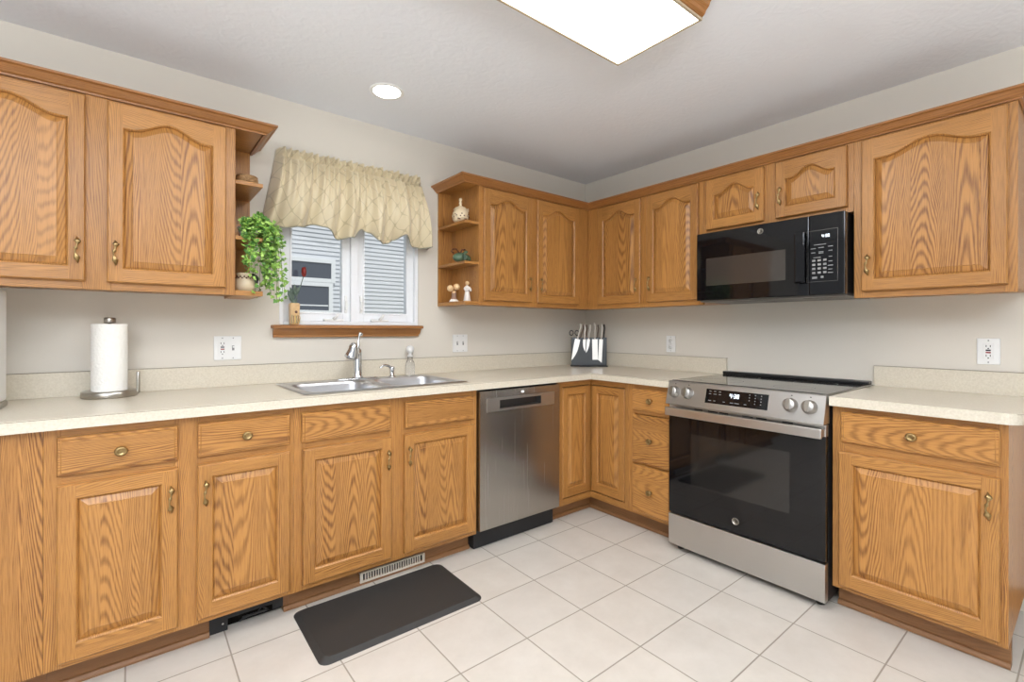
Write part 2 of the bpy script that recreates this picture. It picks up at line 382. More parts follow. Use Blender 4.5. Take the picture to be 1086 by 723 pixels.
# ------------------------------------------------------------------ doors, drawers, handles
def outline(x0, x1, z0, z1, A, ins, n):
    """counter-clockwise from bottom left; the top edge rises by A in an ogee"""
    pts = [(x0+ins, z0+ins), (x1-ins, z0+ins)]
    for i in range(n+1):
        t = i/n; x = (x1-ins)+((x0+ins)-(x1-ins))*t
        T = (x-x0)/(x1-x0)
        s = min(1, max(0, (T-.10)/.80)); a = (.5-.5*math.cos(2*PI*s))
        pts.append((x, z1-ins+A*a))
    return pts
def make_door(root, x0, x1, z0, z1, D, arch=0.0, hnd=None, rail=.055, stile=.046, toprail=.046, name='door', rot=0, th=.02, lab=None):
    """framed raised-panel door; face at y=-(D+th)"""
    n = 26 if arch else 1
    f = -(D+th); mb = MB()
    ox0, ox1, oz0, oz1 = x0+stile, x1-stile, z0+rail, z1-toprail-arch
    O = outline(ox0, ox1, oz0, oz1, arch, 0, n)
    e = .004
    def quad(a, b, c, d, g, cen): mb.add([a, b, c, d], [[0, 1, 2, 3]], OAK, mb.board_uv(cen, g, False))
    cz = (z0+z1)/2
    V = lambda x, z, y=f: (x, y, z)
    zs = oz1   # shoulder height
    for (a, b, o) in ((x0, ox0, 0), (x1, ox1, 1)):
        s = 1 if a < b else -1
        mb.add([V(a+e*s, z0+e), V(b, z0+e), V(b, z1-e), V(a+e*s, z1-e), V(a, z0, f+e), V(a, z1, f+e), V(a, z0, -D), V(a, z1, -D)],
               [[0, 1, 2, 3], [4, 0, 3, 5], [6, 4, 5, 7]], OAK, mb.board_uv(((a+b)/2, f, cz), 'z', False))
    cx = (x0+x1)/2
    mb.add([V(ox0, z0+e), V(ox1, z0+e), V(ox1, oz0), V(ox0, oz0), V(ox0, z0, f+e), V(ox1, z0, f+e), V(ox0, z0, -D), V(ox1, z0, -D), V(x0+e, z0+e), V(x0, z0, f+e), V(x0, z0, -D), V(x1-e, z0+e), V(x1, z0, f+e), V(x1, z0, -D)],
           [[0, 1, 2, 3], [4, 5, 1, 0], [6, 7, 5, 4], [9, 4, 0, 8], [10, 6, 4, 9], [5, 12, 11, 1], [7, 13, 12, 5]], OAK, mb.board_uv((cx, f, z0), 'x', False))
    top = O[2:]; tv = [V(x, z) for x, z in top]+[V(x, z1-e) for x, z in top]; k = len(top)
    fs = [[i, i+1, k+i+1, k+i] for i in range(k-1)]
    b = len(tv); tv += [V(x0+e, z1-e), V(x1-e, z1-e), V(x0, z1, f+e), V(x1, z1, f+e), V(x0, z1, -D), V(x1, z1, -D)]
    fs += [[b, b+1, b+3, b+2], [b+2, b+3, b+5, b+4]]
    mb.add(tv, fs, OAK, mb.board_uv((cx, f, z1), 'x', False))
    # moulded inner edge
    O1 = outline(ox0, ox1, oz0, oz1, arch, .005, n); O2 = outline(ox0, ox1, oz0, oz1, arch, .0065, n)
    N = len(O); vs = [V(x, z) for x, z in O]+[V(x, z, f+.005) for x, z in O1]+[V(x, z, f+.014) for x, z in O2]
    fs = []
    for r in range(2): fs += [[r*N+i, r*N+(i+1) % N, (r+1)*N+(i+1) % N, (r+1)*N+i] for i in range(N)]
    mb.add(vs, fs, OAK, mb.board_uv((cx, f, cz), 'z', False))
    door = mb.build(name, root, fix=False)
    if lab: door['label'] = lab
    if rot: door.rotation_euler = (0, 0, rot)
    # raised panel
    pb = MB(); P0 = outline(ox0, ox1, oz0, oz1, arch, .006, n); P1 = outline(ox0, ox1, oz0, oz1, arch, .0095, n)
    w = min(.030, (ox1-ox0)*.2); P2 = outline(ox0, ox1, oz0, oz1, arch, w, n); P3 = outline(ox0, ox1, oz0, oz1, arch, w+.0015, n)
    uvf = pb.board_uv((cx, f, cz), 'z', True)
    vs = [V(x, z, f+.0135) for x, z in P0]+[V(x, z, f+.0115) for x, z in P1]+[V(x, z, f+.003) for x, z in P2]+[V(x, z, f+.0012) for x, z in P3]
    fs = []
    for r in range(3): fs += [[r*N+i, r*N+(i+1) % N, (r+1)*N+(i+1) % N, (r+1)*N+i] for i in range(N)]
    # flat field: strips from bottom edge to the arch
    b = len(vs); bx = [P3[2+i][0] for i in range(n+1)]
    vs += [V(x, P3[0][1], f+.0012) for x in bx]
    fs += [[3*N+2+i, 3*N+3+i, b+i+1, b+i] for i in range(n)]
    pb.add(vs, fs, OAK, uvf)
    pb.build('raised_panel', door, fix=True)
    if hnd: handle(door, hnd[0], hnd[1], f)
    return door
def handle(parent, x, z, f, h=.098):
    """ornate leaf pull standing off the door"""
    mb = MB(); n = 22; pts = []; rr = []
    for i in range(n+1):
        t = i/n; zz = z+h*(.5-t)
        y = f-.004-.016*math.sin(PI*t)**.55
        lobe = .0022+.0085*math.exp(-((t-.17)/.075)**2)+.0076*math.exp(-((t-.80)/.10)**2)+.0042*math.exp(-((t-.44)/.04)**2)
        if i in (0, n): lobe = .0008
        pts.append((x+.0035*math.sin(2.6*PI*t), y, zz)); rr.append(lobe)
    mb.tube(pts, rr, BRASS, 10, flat=.55)
    for t in (.16, .80): mb.tube([(x, f+.0005, z+h*(.5-t)), (x, f-.012, z+h*(.5-t))], .0035, BRASS, 8)
    return mb.build('handle', parent)
def knob(parent, x, z, f):
    mb = MB(); M = Matrix.Rotation(PI/2, 4, 'X')
    mb.lathe([(.010, 0), (.0065, .004), (.005, .010), (.010, .014), (.0155, .018), (.0165, .021), (.0145, .025), (.009, .0275), (.0085, .026), (.001, .0285)], BRASS, (x, f, z), 20, mtx=M, sx=1.12)
    return mb.build('knob', parent)
def make_drawer(root, x0, x1, z0, z1, D, k=True, name='drawer', th=.02):
    f = -(D+th); mb = MB(); e = .004; s = .011
    ring = lambda i, y: [(x0+i, y, z0+i), (x1-i, y, z0+i), (x1-i, y, z1-i), (x0+i, y, z1-i)]
    vs = ring(0, -D)+ring(0, f+.007)+ring(.003, f+.0035)+ring(.0095, f+.003)+ring(.0115, f)
    fs = []
    for r in range(4): fs += [[r*4+i, r*4+(i+1) % 4, (r+1)*4+(i+1) % 4, (r+1)*4+i] for i in range(4)]
    fs += [[16, 17, 18, 19]]
    mb.add(vs, fs, OAK, mb.board_uv(((x0+x1)/2, f, (z0+z1)/2), 'x', True))
    d = mb.build(name, root, fix=True)
    if k: knob(d, (x0+x1)/2, (z0+z1)/2, f)
    return d
def face_frame(root, w, z0, z1, D, stiles, rails, name='face_frame'):
    mb = MB(); t = .019
    for a, b in stiles: mb.box(a, b, -D, -(D-t), z0, z1, OAK, 'z', .001)
    for a, b, c, d in rails: mb.box(a, b, -D+.0002, -(D-t), c, d, OAK, 'x', .001)
    return mb.build(name, root)
def carcass(root, w, z0, z1, D, inx=0):
    return MB().box(inx, w-inx, -.001, -(D-.0195), z0, z1, OAK, 'z', center=False).build('carcass', root)

# ------------------------------------------------------------------ upper cabinets
UZ0, UZ1 = 1.345, 2.105
UD = .32
def upper(loc, rot, w, z0, z1, doors, label, stiles, side=False):
    root = thing('wall_cabinet', label, 'cabinet', loc, rot, 'oak wall cabinets')
    H = z1-z0
    MB().box(0.0005, w-.0005, -.001, -(UD-.0195), .012, H, OAK, 'z').build('carcass', root)
    rails = []
    edges = sorted(stiles)
    for i in range(len(edges)-1):
        rails.append((edges[i][1], edges[i+1][0], 0, .037)); rails.append((edges[i][1], edges[i+1][0], H-.04, H))
    face_frame(root, w, 0, H, UD, stiles, rails)
    for (a, b, zb, zt, hx, hz) in doors:
        make_door(root, a, b, zb-z0, zt-z0, UD, .046, (hx, hz-z0), rail=.052, toprail=.046)
    return root
# back wall, left: two doors
x0 = -3.545
upper(onA(x0, UZ0), 0, -2.604-x0, UZ0, UZ1,
      [(-3.505-x0, -3.095-x0, 1.375, 2.067, -3.118-x0, 1.487), (-3.033-x0, -2.642-x0, 1.375, 2.067, -3.010-x0, 1.487)],
      'golden oak two-door wall cabinet above the paper towel holder, left of the window',
      [(0, .045), (-3.105-x0, -3.023-x0), (-2.652-x0, -2.604-x0)])
# back wall, right of the window
x0 = -1.303
upper(onA(x0, UZ0), 0, -UD-x0, UZ0, UZ1,
      [(-1.274-x0, -.887-x0, 1.375, 2.067, -.909-x0, 1.495), (-.836-x0, -.435-x0, 1.375, 2.067, -.812-x0, 1.495)],
      'golden oak two-door wall cabinet between the figurine shelves and the room corner',
      [(0, .04), (-.897-x0, -.826-x0), (-.445-x0, -UD-x0)])
# right wall, corner to microwave
y0 = 0
upper(onB(0, UZ0), WB, 1.23, UZ0, UZ1, [(.428, .794, 1.375, 2.067, .765, 1.495), (.844, 1.203, 1.375, 2.067, .868, 1.495)],
      'golden oak two-door wall cabinet on the right wall, between the room corner and the microwave',
      [(UD+.0005, .438), (.784, .854), (1.193, 1.23)])
upper(onB(-1.2305, 1.752), WB, .7495, 1.752, UZ1, [(1.254-1.2305, 1.578-1.2305, 1.778, 2.067, 1.552-1.2305, 1.888), (1.638-1.2305, 1.956-1.2305, 1.778, 2.067, 1.662-1.2305, 1.888)],
      'short golden oak two-door wall cabinet directly above the black microwave',
      [(0, .034), (1.568-1.2305, 1.648-1.2305), (1.946-1.2305, .7495)])
upper(onB(-1.9805, UZ0), WB, .5275, UZ0, UZ1, [(2.013-1.9805, 2.482-1.9805, 1.375, 2.067, 2.037-1.9805, 1.493)],
      'wide single-door golden oak wall cabinet right of the microwave, at the right edge',
      [(0, .042), (2.472-1.9805, .5275)])
# open end shelves
def end_shelf(x0, x1, left_open, label):
    root = thing('end_shelf_unit', label, 'shelf', (x0, 0, UZ0), 0)
    w = x1-x0
    MB().box(0, w, 0-.0005, -.010, 0, UZ1-UZ0, OAK, 'z').build('back_panel', root)
    for z in (0, 1.592-UZ0, 1.838-UZ0, UZ1-UZ0-.022):
        MB().box(0, w, -.0105, -UD, z, z+(.022 if z == 0 else .017), OAK, 'x', .002).build('shelf', root)
    return root
end_shelf(-2.6035, -2.4935, False, 'narrow open oak end shelves with trailing ivy, left of the window')
end_shelf(-1.405, -1.3035, True, 'narrow open oak end shelves with figurines, right of the window')
# crown moulding (profile: outwards, up)
CPROF = [(0, 0), (.010, 0), (.012, .006), (.020, .010), (.034, .024), (.040, .030), (.046, .032), (.050, .034), (.050, .042), (0, .042)]
CZ = 2.076
def crown(path, label):
    """path: plan points; moulding on the left-hand side offset direction given per-vertex mitre"""
    n = len(path); mb = MB(); P = [Vector((a, b)) for a, b in path]
    nor = []
    for i in range(n-1):
        d = (P[i+1]-P[i]).normalized(); nor.append(Vector((d.y, -d.x)))
    mit = []
    for i in range(n):
        if i == 0: mit.append(nor[0])
        elif i == n-1: mit.append(nor[-1])
        else:
            s = nor[i-1]+nor[i]; mit.append(s/(s.dot(nor[i])))
    k = len(CPROF)
    for i in range(n-1):
        vs = [(P[j].x+mit[j].x*q[0], P[j].y+mit[j].y*q[0], CZ+q[1]) for j in (i, i+1) for q in CPROF]
        fs = [[a, (a+1) % k, k+(a+1) % k, k+a] for a in range(k)]+[list(range(k))[::-1], [k+a for a in range(k)]]
        d = P[i+1]-P[i]; g = 'x' if abs(d.x) > abs(d.y) else 'y'
        mb.add(vs, fs, OAKT, mb.board_uv((P[i].x, P[i].y, CZ), g, False))
    return tag(mb.build('crown_molding'), label, 'molding')
e = .0005
crown([(-3.56, -UD-e), (-2.493+e, -UD-e), (-2.493+e, -.002)], 'oak crown molding over the wall cabinet left of the window')
crown([(-1.4055-e, -.002), (-1.4055-e, -UD-e), (-UD-e, -UD-e), (-UD-e, -2.5085-e), (-.002, -2.5085-e)], 'long oak crown molding wrapping the corner above the right-hand wall cabinets')

# ------------------------------------------------------------------ base cabinets
BD = .61; TZ = .10; BT = .8755
def toe(root, x0, x1, c0=True, ex0=0, ex1=0):
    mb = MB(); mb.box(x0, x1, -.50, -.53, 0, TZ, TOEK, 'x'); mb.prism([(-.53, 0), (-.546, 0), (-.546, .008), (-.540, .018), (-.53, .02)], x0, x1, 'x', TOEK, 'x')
    return mb.build('toe_kick', root)
def base(loc, rot, w, label, stiles, rails, name='base_cabinet', toes=None, ct=BT):
    root = thing(name, label, 'cabinet', loc, rot, 'oak base cabinets')
    MB().box(.0005, w-.0005, -.001, -(BD-.0195), TZ, ct, OAK, 'z').build('carcass', root)
    face_frame(root, w, TZ, BT, BD, stiles, rails)
    for a, b in (toes or [(0, w)]): toe(root, a, b)
    return root
x0 = -3.60
r = base(onA(x0), 0, -3.178-x0, 'plain oak filler cabinet front at the far left of the base run', [(0, .05), (.05, -3.178-x0)], [], 'filler_cabinet')
x0 = -3.1775; w = -2.4345-x0
def RX(a): return a-x0
r = base(onA(x0), 0, w, 'golden oak base cabinet with two drawers over two doors, left of the sink',
         [(0, RX(-3.136)), (RX(-2.838), RX(-2.760)), (RX(-2.461), w)],
         [(RX(-3.136), RX(-2.838), .682, .732), (RX(-2.760), RX(-2.461), .682, .732), (RX(-3.136), RX(-2.838), TZ, .134), (RX(-2.760), RX(-2.461), TZ, .134), (RX(-3.136), RX(-2.838), .838, BT), (RX(-2.760), RX(-2.461), .838, BT)],
         toes=[(0, RX(-2.722)), (RX(-2.456), w)])
make_door(r, RX(-3.146), RX(-2.828), .122, .693, BD, 0, (RX(-2.851), .588))
make_door(r, RX(-2.770), RX(-2.451), .122, .693, BD, 0, (RX(-2.746), .588))
make_drawer(r, RX(-3.146), RX(-2.828), .722, .848, BD); make_drawer(r, RX(-2.770), RX(-2.451), .722, .848, BD)
x0 = -2.434; w = -1.5165-x0
r = base(onA(x0), 0, w, 'golden oak sink base cabinet with two false fronts and two doors, behind the black mat',
         [(0, RX(-2.389)), (RX(-2.022), RX(-1.926)), (RX(-1.553), w)],
         [(RX(-2.389), RX(-2.022), .682, .732), (RX(-1.926), RX(-1.553), .682, .732), (RX(-2.389), RX(-2.022), TZ, .134), (RX(-1.926), RX(-1.553), TZ, .134), (RX(-2.389), RX(-2.022), .838, BT), (RX(-1.926), RX(-1.553), .838, BT)], 'sink_cabinet', ct=.725)
make_door(r, RX(-2.401), RX(-2.008), .126, .692, BD, 0, (RX(-2.029), .588))
make_door(r, RX(-1.942), RX(-1.538), .126, .692, BD, 0, (RX(-1.921), .588))
make_drawer(r, RX(-2.406), RX(-2.012), .722, .846, BD, False, 'false_front'); make_drawer(r, RX(-1.938), RX(-1.543), .722, .846, BD, False, 'false_front')
# corner cabinet with folding doors
r = thing('corner_cabinet', 'golden oak corner base cabinet with an inset folding door pair, right of the dishwasher', 'cabinet', (0, 0, 0), 0, 'oak base cabinets')
cb = MB(); D2 = BD-.024
for a, b, c, d in ((-.912, 0, -D2, 0), (-D2, 0, -.912, -D2)): cb.box(a, b, c, d-.001, TZ, BT, OAK, 'z')
cb.build('carcass', r)
ff = MB()
for (a, b, z0, z1) in ((-.912, -.872, TZ, BT), (-.872, -BD, TZ, .139), (-.872, -BD, .838, BT)): ff.box(a, b, -BD, -D2+e, z0, z1, OAK, 'z' if z1-z0 > .2 else 'x', .001)
for (a, b, z0, z1) in ((-.9135, -.886, TZ, BT), (-.886, -BD, TZ, .139), (-.886, -BD, .838, BT)): ff.box(-BD, -D2+e, a, b, z0, z1, OAK, 'z' if z1-z0 > .2 else 'y', .001)
ff.build('face_frame', r)
dl = MB().box(-.872, -BD, -D2-.001, -D2-.002, .139, .838, DARKIN).box(-D2-.002, -D2-.001, -.886, -BD, .139, .838, DARKIN); dl.build('reveal_shade', r)  # thin black sheets paint the shade in the gaps round the doors
make_door(r, -.866, -.6165, .144, .832, D2+.004, 0, None, rot=0, stile=.045)
make_door(r, .6165, .880, .144, .832, D2+.004, 0, None, rot=WB, stile=.045)
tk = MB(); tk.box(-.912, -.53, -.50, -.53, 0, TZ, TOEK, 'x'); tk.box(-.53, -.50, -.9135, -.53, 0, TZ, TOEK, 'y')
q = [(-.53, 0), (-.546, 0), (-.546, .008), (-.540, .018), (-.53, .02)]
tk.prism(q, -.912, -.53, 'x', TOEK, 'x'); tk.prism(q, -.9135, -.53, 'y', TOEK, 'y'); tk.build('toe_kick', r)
# drawer stack
x0 = 0
r = base(onB(-.914), WB, .3025, 'narrow golden oak base cabinet with three knobbed drawers, left of the range',
         [(0, .045), (.265, .3025)], [(.045, .265, TZ, .13), (.045, .265, .845, BT), (.045, .265, .70, .73), (.045, .265, .40, .42)], 'drawer_cabinet')
for a, b in ((.722, .846), (.412, .695), (.118, .399)): make_drawer(r, .952-.914, .2985, a, b, BD)
# right of range
r = base(onB(-1.985), WB, .5245, 'golden oak base cabinet with one wide drawer over one door, right of the range',
         [(0, .044), (.495, .5245)], [(.044, .495, TZ, .134), (.044, .495, .838, BT), (.044, .495, .682, .732)])
make_door(r, 2.012-1.985, 2.490-1.985, .120, .684, BD, 0, (2.461-1.985, .585))
make_drawer(r, 2.019-1.985, 2.490-1.985, .726, .852, BD)

# ------------------------------------------------------------------ worktops
CT, CTH, CF = .9145, .0385, .648
def slab(mb, xs, ys, mask, z0, z1, m):
    nx, ny = len(xs)-1, len(ys)-1
    F = lambda i, j: 0 <= i < nx and 0 <= j < ny and mask(i, j)
    for i in range(nx):
        for j in range(ny):
            if not F(i, j): continue
            a, b, c, d = xs[i], xs[i+1], ys[j], ys[j+1]
            mb.add([(a, c, z1), (b, c, z1), (b, d, z1), (a, d, z1)], [[0, 1, 2, 3]], m); mb.add([(a, c, z0), (b, c, z0), (b, d, z0), (a, d, z0)], [[3, 2, 1, 0]], m)
            for (ii, jj, p, q) in ((i-1, j, (a, c), (a, d)), (i+1, j, (b, d), (b, c)), (i, j-1, (b, c), (a, c)), (i, j+1, (a, d), (b, d))):
                if not F(ii, jj): mb.add([(*p, z0), (*q, z0), (*q, z1), (*p, z1)], [[0, 1, 2, 3]], m)
SX0, SX1, SY0, SY1 = -2.388, -1.556, -.588, -.085
root = thing('countertop', 'beige L-shaped laminate countertop running along the sink and into the corner', 'countertop', (0, 0, 0))
mb = MB(); xs = [-3.60, SX0+.02, SX1-.02, -CF, -.001]; ys = [-1.2165, -CF, SY0+.02, SY1-.02, -.001]
mk = lambda i, j: (j >= 1 or i == 3) and not (i == 1 and j == 2)
slab(mb, xs, ys, mk, CT-CTH, CT, LAM)
mb.box(-3.60, -CF, -CF-.0006, -CF+.001, CT-.0035, CT-.0018, SEAM); mb.box(-CF-.0006, -CF+.001, -1.2165, -CF, CT-.0035, CT-.0018, SEAM)
o = mb.build('worktop', root, fix=False)
mb = MB(); mb.box(-3.60, -.022, -.021, -.001, CT, 1.0155, LAM, bev=.0015); mb.box(-.021, -.001, -1.2165, -.001, CT, 1.0155, LAM, bev=.0015)
mb.box(-3.60, -.0205, -.0212, -.001, 1.0145, 1.0162, SEAM); mb.box(-.0212, -.001, -1.2165, -.0205, 1.0145, 1.0162, SEAM)
mb.build('backsplash', root)
root = thing('countertop', 'short beige laminate countertop right of the range', 'countertop', (0, 0, 0))
mb = MB(); rad = .05
poly = [(-.001, -1.9825), (-CF, -1.9825)]
for k in range(9):
    a = PI+ (PI/2)*k/8; poly.append((-CF+rad+rad*math.cos(a), -2.545+rad+rad*math.sin(a)))
poly += [(-.001, -2.545)]
n = len(poly); vs = [(x, y, CT-CTH) for x, y in poly]+[(x, y, CT) for x, y in poly]
mb.add(vs, [list(range(n))[::-1], [n+i for i in range(n)]]+[[i, (i+1) % n, n+(i+1) % n, n+i] for i in range(n)], LAM)
def seamline(pts):
    out = []
    for i in range(len(pts)-1):
        (ax, ay), (bx, by) = pts[i], pts[i+1]; d = Vector((bx-ax, by-ay)).normalized(); nx, ny = d.y*-.0007, d.x*.0007
        s = -1
        mb.add([(ax+ny*0-.0007*(-d.y)*-1, ay+.0007*d.x*-1, z) for z in (CT-.0035, CT-.0018)]+[(bx-.0007*(-d.y)*-1, by+.0007*d.x*-1, z) for z in (CT-.0035, CT-.0018)], [[0, 2, 3, 1]], SEAM)
seamline(poly[1:-1])
mb.build('worktop', root)
mb = MB(); mb.box(-.021, -.001, -2.545, -1.9825, CT, 1.0155, LAM, bev=.0015); mb.box(-.0212, -.001, -2.545, -1.9825, 1.0145, 1.0162, SEAM)
mb.build('backsplash', root)

# ------------------------------------------------------------------ sink
def superr(a, b, n, t): return (abs(math.cos(t)/a)**n+abs(math.sin(t)/b)**n)**(-1/n)
root = thing('sink', 'double-bowl stainless steel drop-in sink in the beige countertop below the window', 'sink', ((SX0+SX1)/2, (SY0+SY1)/2, CT))
hw, hd = (SX1-SX0)/2, (SY1-SY0)/2
mb = MB(); T = .006
for s in (-1, 1):
    bx0, bx1 = (0, hw) if s > 0 else (-hw, 0)
    cxb = s*(hw/2-.003); cyb = -.038; a, b = hw/2-.028, hd-.066   # bowl centre and half size
    ts = sorted(set([2*PI*k/56 for k in range(56)]+[math.atan2(yy-cyb, xx-cxb) % (2*PI) for xx in (bx0, bx1) for yy in (-hd, hd)]))
    def outer(t):
        c, q = math.cos(t), math.sin(t); r = 1e9
        if c > 1e-9: r = min(r, (bx1-cxb)/c)
        if c < -1e-9: r = min(r, (bx0-cxb)/c)
        if q > 1e-9: r = min(r, (hd-cyb)/q)
        if q < -1e-9: r = min(r, (-hd-cyb)/q)
        return r
    rings = [[(cxb+outer(t)*math.cos(t), cyb+outer(t)*math.sin(t), T*.4) for t in ts], [(cxb+(outer(t)-.006)*math.cos(t), cyb+(outer(t)-.006)*math.sin(t), T) for t in ts]]
    for (da, n_, z) in ((0, 7, T), (.003, 7, T-.003), (.006, 7, -.012), (.016, 6, -.15), (.03, 6, -.172), (.055, 5, -.18), (.12, 3, -.183)):
        rings.append([(cxb+superr(a-da, b-da, n_, t)*math.cos(t), cyb+superr(a-da, b-da, n_, t)*math.sin(t), z) for t in ts])
    k = len(ts); vs = [p for r_ in rings for p in r_]
    fs = [[i*k+j, i*k+(j+1) % k, (i+1)*k+(j+1) % k, (i+1)*k+j] for i in range(len(rings)-1) for j in range(k)]+[[(len(rings)-1)*k+j for j in range(k)]]
    mb.add(vs, fs, SINKM, None, True)
mb.build('basin', root)
for s in (-1, 1):
    d = MB().lathe([(.001, .004), (.030, .004), (.044, .006), (.046, .002), (.046, 0)], CHROME, (s*(hw/2-.003), -.03, -.1828), 24); d.build('drain', root)

# faucet
FXY = (-1.985, -.135); HX = -.043; HZ = .015
root = thing('faucet', 'chrome pull-out faucet with a bell-shaped spray head on the sink deck', 'faucet', (FXY[0], FXY[1], CT+.0062))
MB().lathe([(.001, 0), (.115, 0), (.12, .003), (.112, .008), (.03, .010), (.001, .010)], CHROME, (0, 0, 0), 32, sy=.26).build('base_plate', root)
mb = MB().lathe([(.030, .009), (.027, .016), (.0235, .022), (.0225, .10), (.0225, .145), (.020, .160), (.012, .170), (.001, .173)], CHROME, (0, 0, 0), 24); mb.build('body', root)
MB().tube([(0, .004, .155), (.003, .006, .175), (.009, .010, .212), (.013, .012, .238), (.018, .012, .249), (.032, .010, .246)], [.012, .010, .0065, .007, .012, .008], CHROME, 12).build('lever', root)
mb = MB(); mb.tube([(0, 0, .12), (-.022, -.030, .160), (-.056, -.075, .182)], [.016, .018, .019], CHROME, 14)
mb.build('spout', root)
mb = MB(); M = Matrix.Rotation(math.radians(14), 4, 'X') @ Matrix.Rotation(math.radians(8), 4, 'Y')
mb.lathe([(.006, .052), (.016, .048), (.022, .030), (.026, .008), (.034, -.012), (.037, -.022), (.036, -.027)], CHROME, (-.018+HX, -.088, .138+HZ), 24, mtx=M)
sh = mb.build('spray_head', root)
MB().lathe([(.033, -.0268), (.030, -.031), (.001, -.031)], BLACKP, (-.018+HX, -.088, .138+HZ), 24, mtx=M).build('spray_face', sh)
root = thing('soap_dispenser', 'small chrome soap pump right of the faucet on the sink deck', 'soap dispenser', (-1.783, -.135, CT+.0062))
mb = MB().lathe([(.022, 0), (.022, .004), (.014, .008), (.012, .030), (.013, .044), (.016, .047), (.016, .056), (.010, .060)], CHROME, (0, 0, 0), 20); mb.build('body', root)
MB().tube([(0, 0, .050), (-.025, -.010, .066), (-.056, -.022, .072), (-.086, -.034, .060)], [.009, .008, .006, .005], CHROME, 10).build('spout', root)
root = thing('clear_bottle', 'tall clear plastic bottle with a round frosted top right of the soap pump', 'bottle', (-1.628, -.055, CT))
MB().lathe([(.001, 0), (.026, 0), (.028, .004), (.028, .065), (.022, .085), (.014, .097), (.014, .12), (.001, .12)], CLEARP, (0, 0, 0), 24).build('body', root)
MB().lathe([(.017, .112), (.017, .122), (.010, .126), (.010, .134), (.020, .142), (.024, .155), (.022, .170), (.014, .180), (.001, .183)], FROST, (0, 0, 0), 24).build('stopper', root)

# ------------------------------------------------------------------ dishwasher
root = thing('dishwasher', 'stainless steel dishwasher with a pocket handle between sink cabinet and corner', 'dishwasher', (-1.5145, 0, 0))
W_ = .6005
MB().box(.002, W_-.001, -.02, -.598, .095, .872, BLACKM).build('tub', root)
dm = MB(); x0, x1, z0, z1 = .006, W_-.006, .116, .862; f = -.633
# door face with a pocket cut in it
px0, px1, pz0, pz1 = .135, .440, .762, .808
X = [x0, px0, px1, x1]; Zs = [z0, pz0, pz1, z1]
for i in range(3):
    for j in range(3):
        if i == 1 and j == 1: continue
        dm.add([(X[i], f, Zs[j]), (X[i+1], f, Zs[j]), (X[i+1], f, Zs[j+1]), (X[i], f, Zs[j+1])], [[0, 1, 2, 3]], STEELV)
fb = f+.034
dm.add([(x0, f, z0), (x1, f, z0), (x1, f, z1), (x0, f, z1), (x0, fb, z0), (x1, fb, z0), (x1, fb, z1), (x0, fb, z1)], [[1, 0, 4, 5], [2, 1, 5, 6], [3, 2, 6, 7], [0, 3, 7, 4], [7, 6, 5, 4]], STEELV)
door = dm.build('door', root, fix=False)
POCK = plain('dark_steel_pocket', lin(84, 82, 80), .3, .8); hp = MB(); g = f-.004
X = [.049, px0, px1, .549]; Zs = [.748, pz0, pz1, .822]
for i in range(3):
    for j in range(3):
        if i == 1 and j == 1: continue
        hp.add([(X[i], g, Zs[j]), (X[i+1], g, Zs[j]), (X[i+1], g, Zs[j+1]), (X[i], g, Zs[j+1])], [[0, 1, 2, 3]], STEEL)
hp.add([(X[0], g, Zs[0]), (X[3], g, Zs[0]), (X[3], g, Zs[3]), (X[0], g, Zs[3]), (X[0], f, Zs[0]), (X[3], f, Zs[0]), (X[3], f, Zs[3]), (X[0], f, Zs[3])], [[1, 0, 4, 5], [2, 1, 5, 6], [3, 2, 6, 7], [0, 3, 7, 4]], STEEL)
hp.add([(px0, g, pz0), (px1, g, pz0), (px1, g, pz1), (px0, g, pz1), (px0+.012, g+.03, pz0+.004), (px1-.012, g+.03, pz0+.004), (px1-.012, g+.03, pz1-.002), (px0+.012, g+.03, pz1-.002)],
       [[0, 1, 5, 4], [1, 2, 6, 5], [2, 3, 7, 6], [3, 0, 4, 7], [4, 5, 6, 7]], POCK)
hp.build('pocket_handle', door, fix=False)
MB().box(.293, .309, f-.001, f, .838, .846, DIGITW).build('indicator_light', door)
MB().box(.004, W_-.004, -.50, -.575, .003, .112, BLACKM, bev=.002).build('kick_plate', root)
for sx in (.05, .55): MB().lathe([(.015, 0), (.015, .006)], BLACKP, (sx, -.45, 0), 12).build('foot', root)

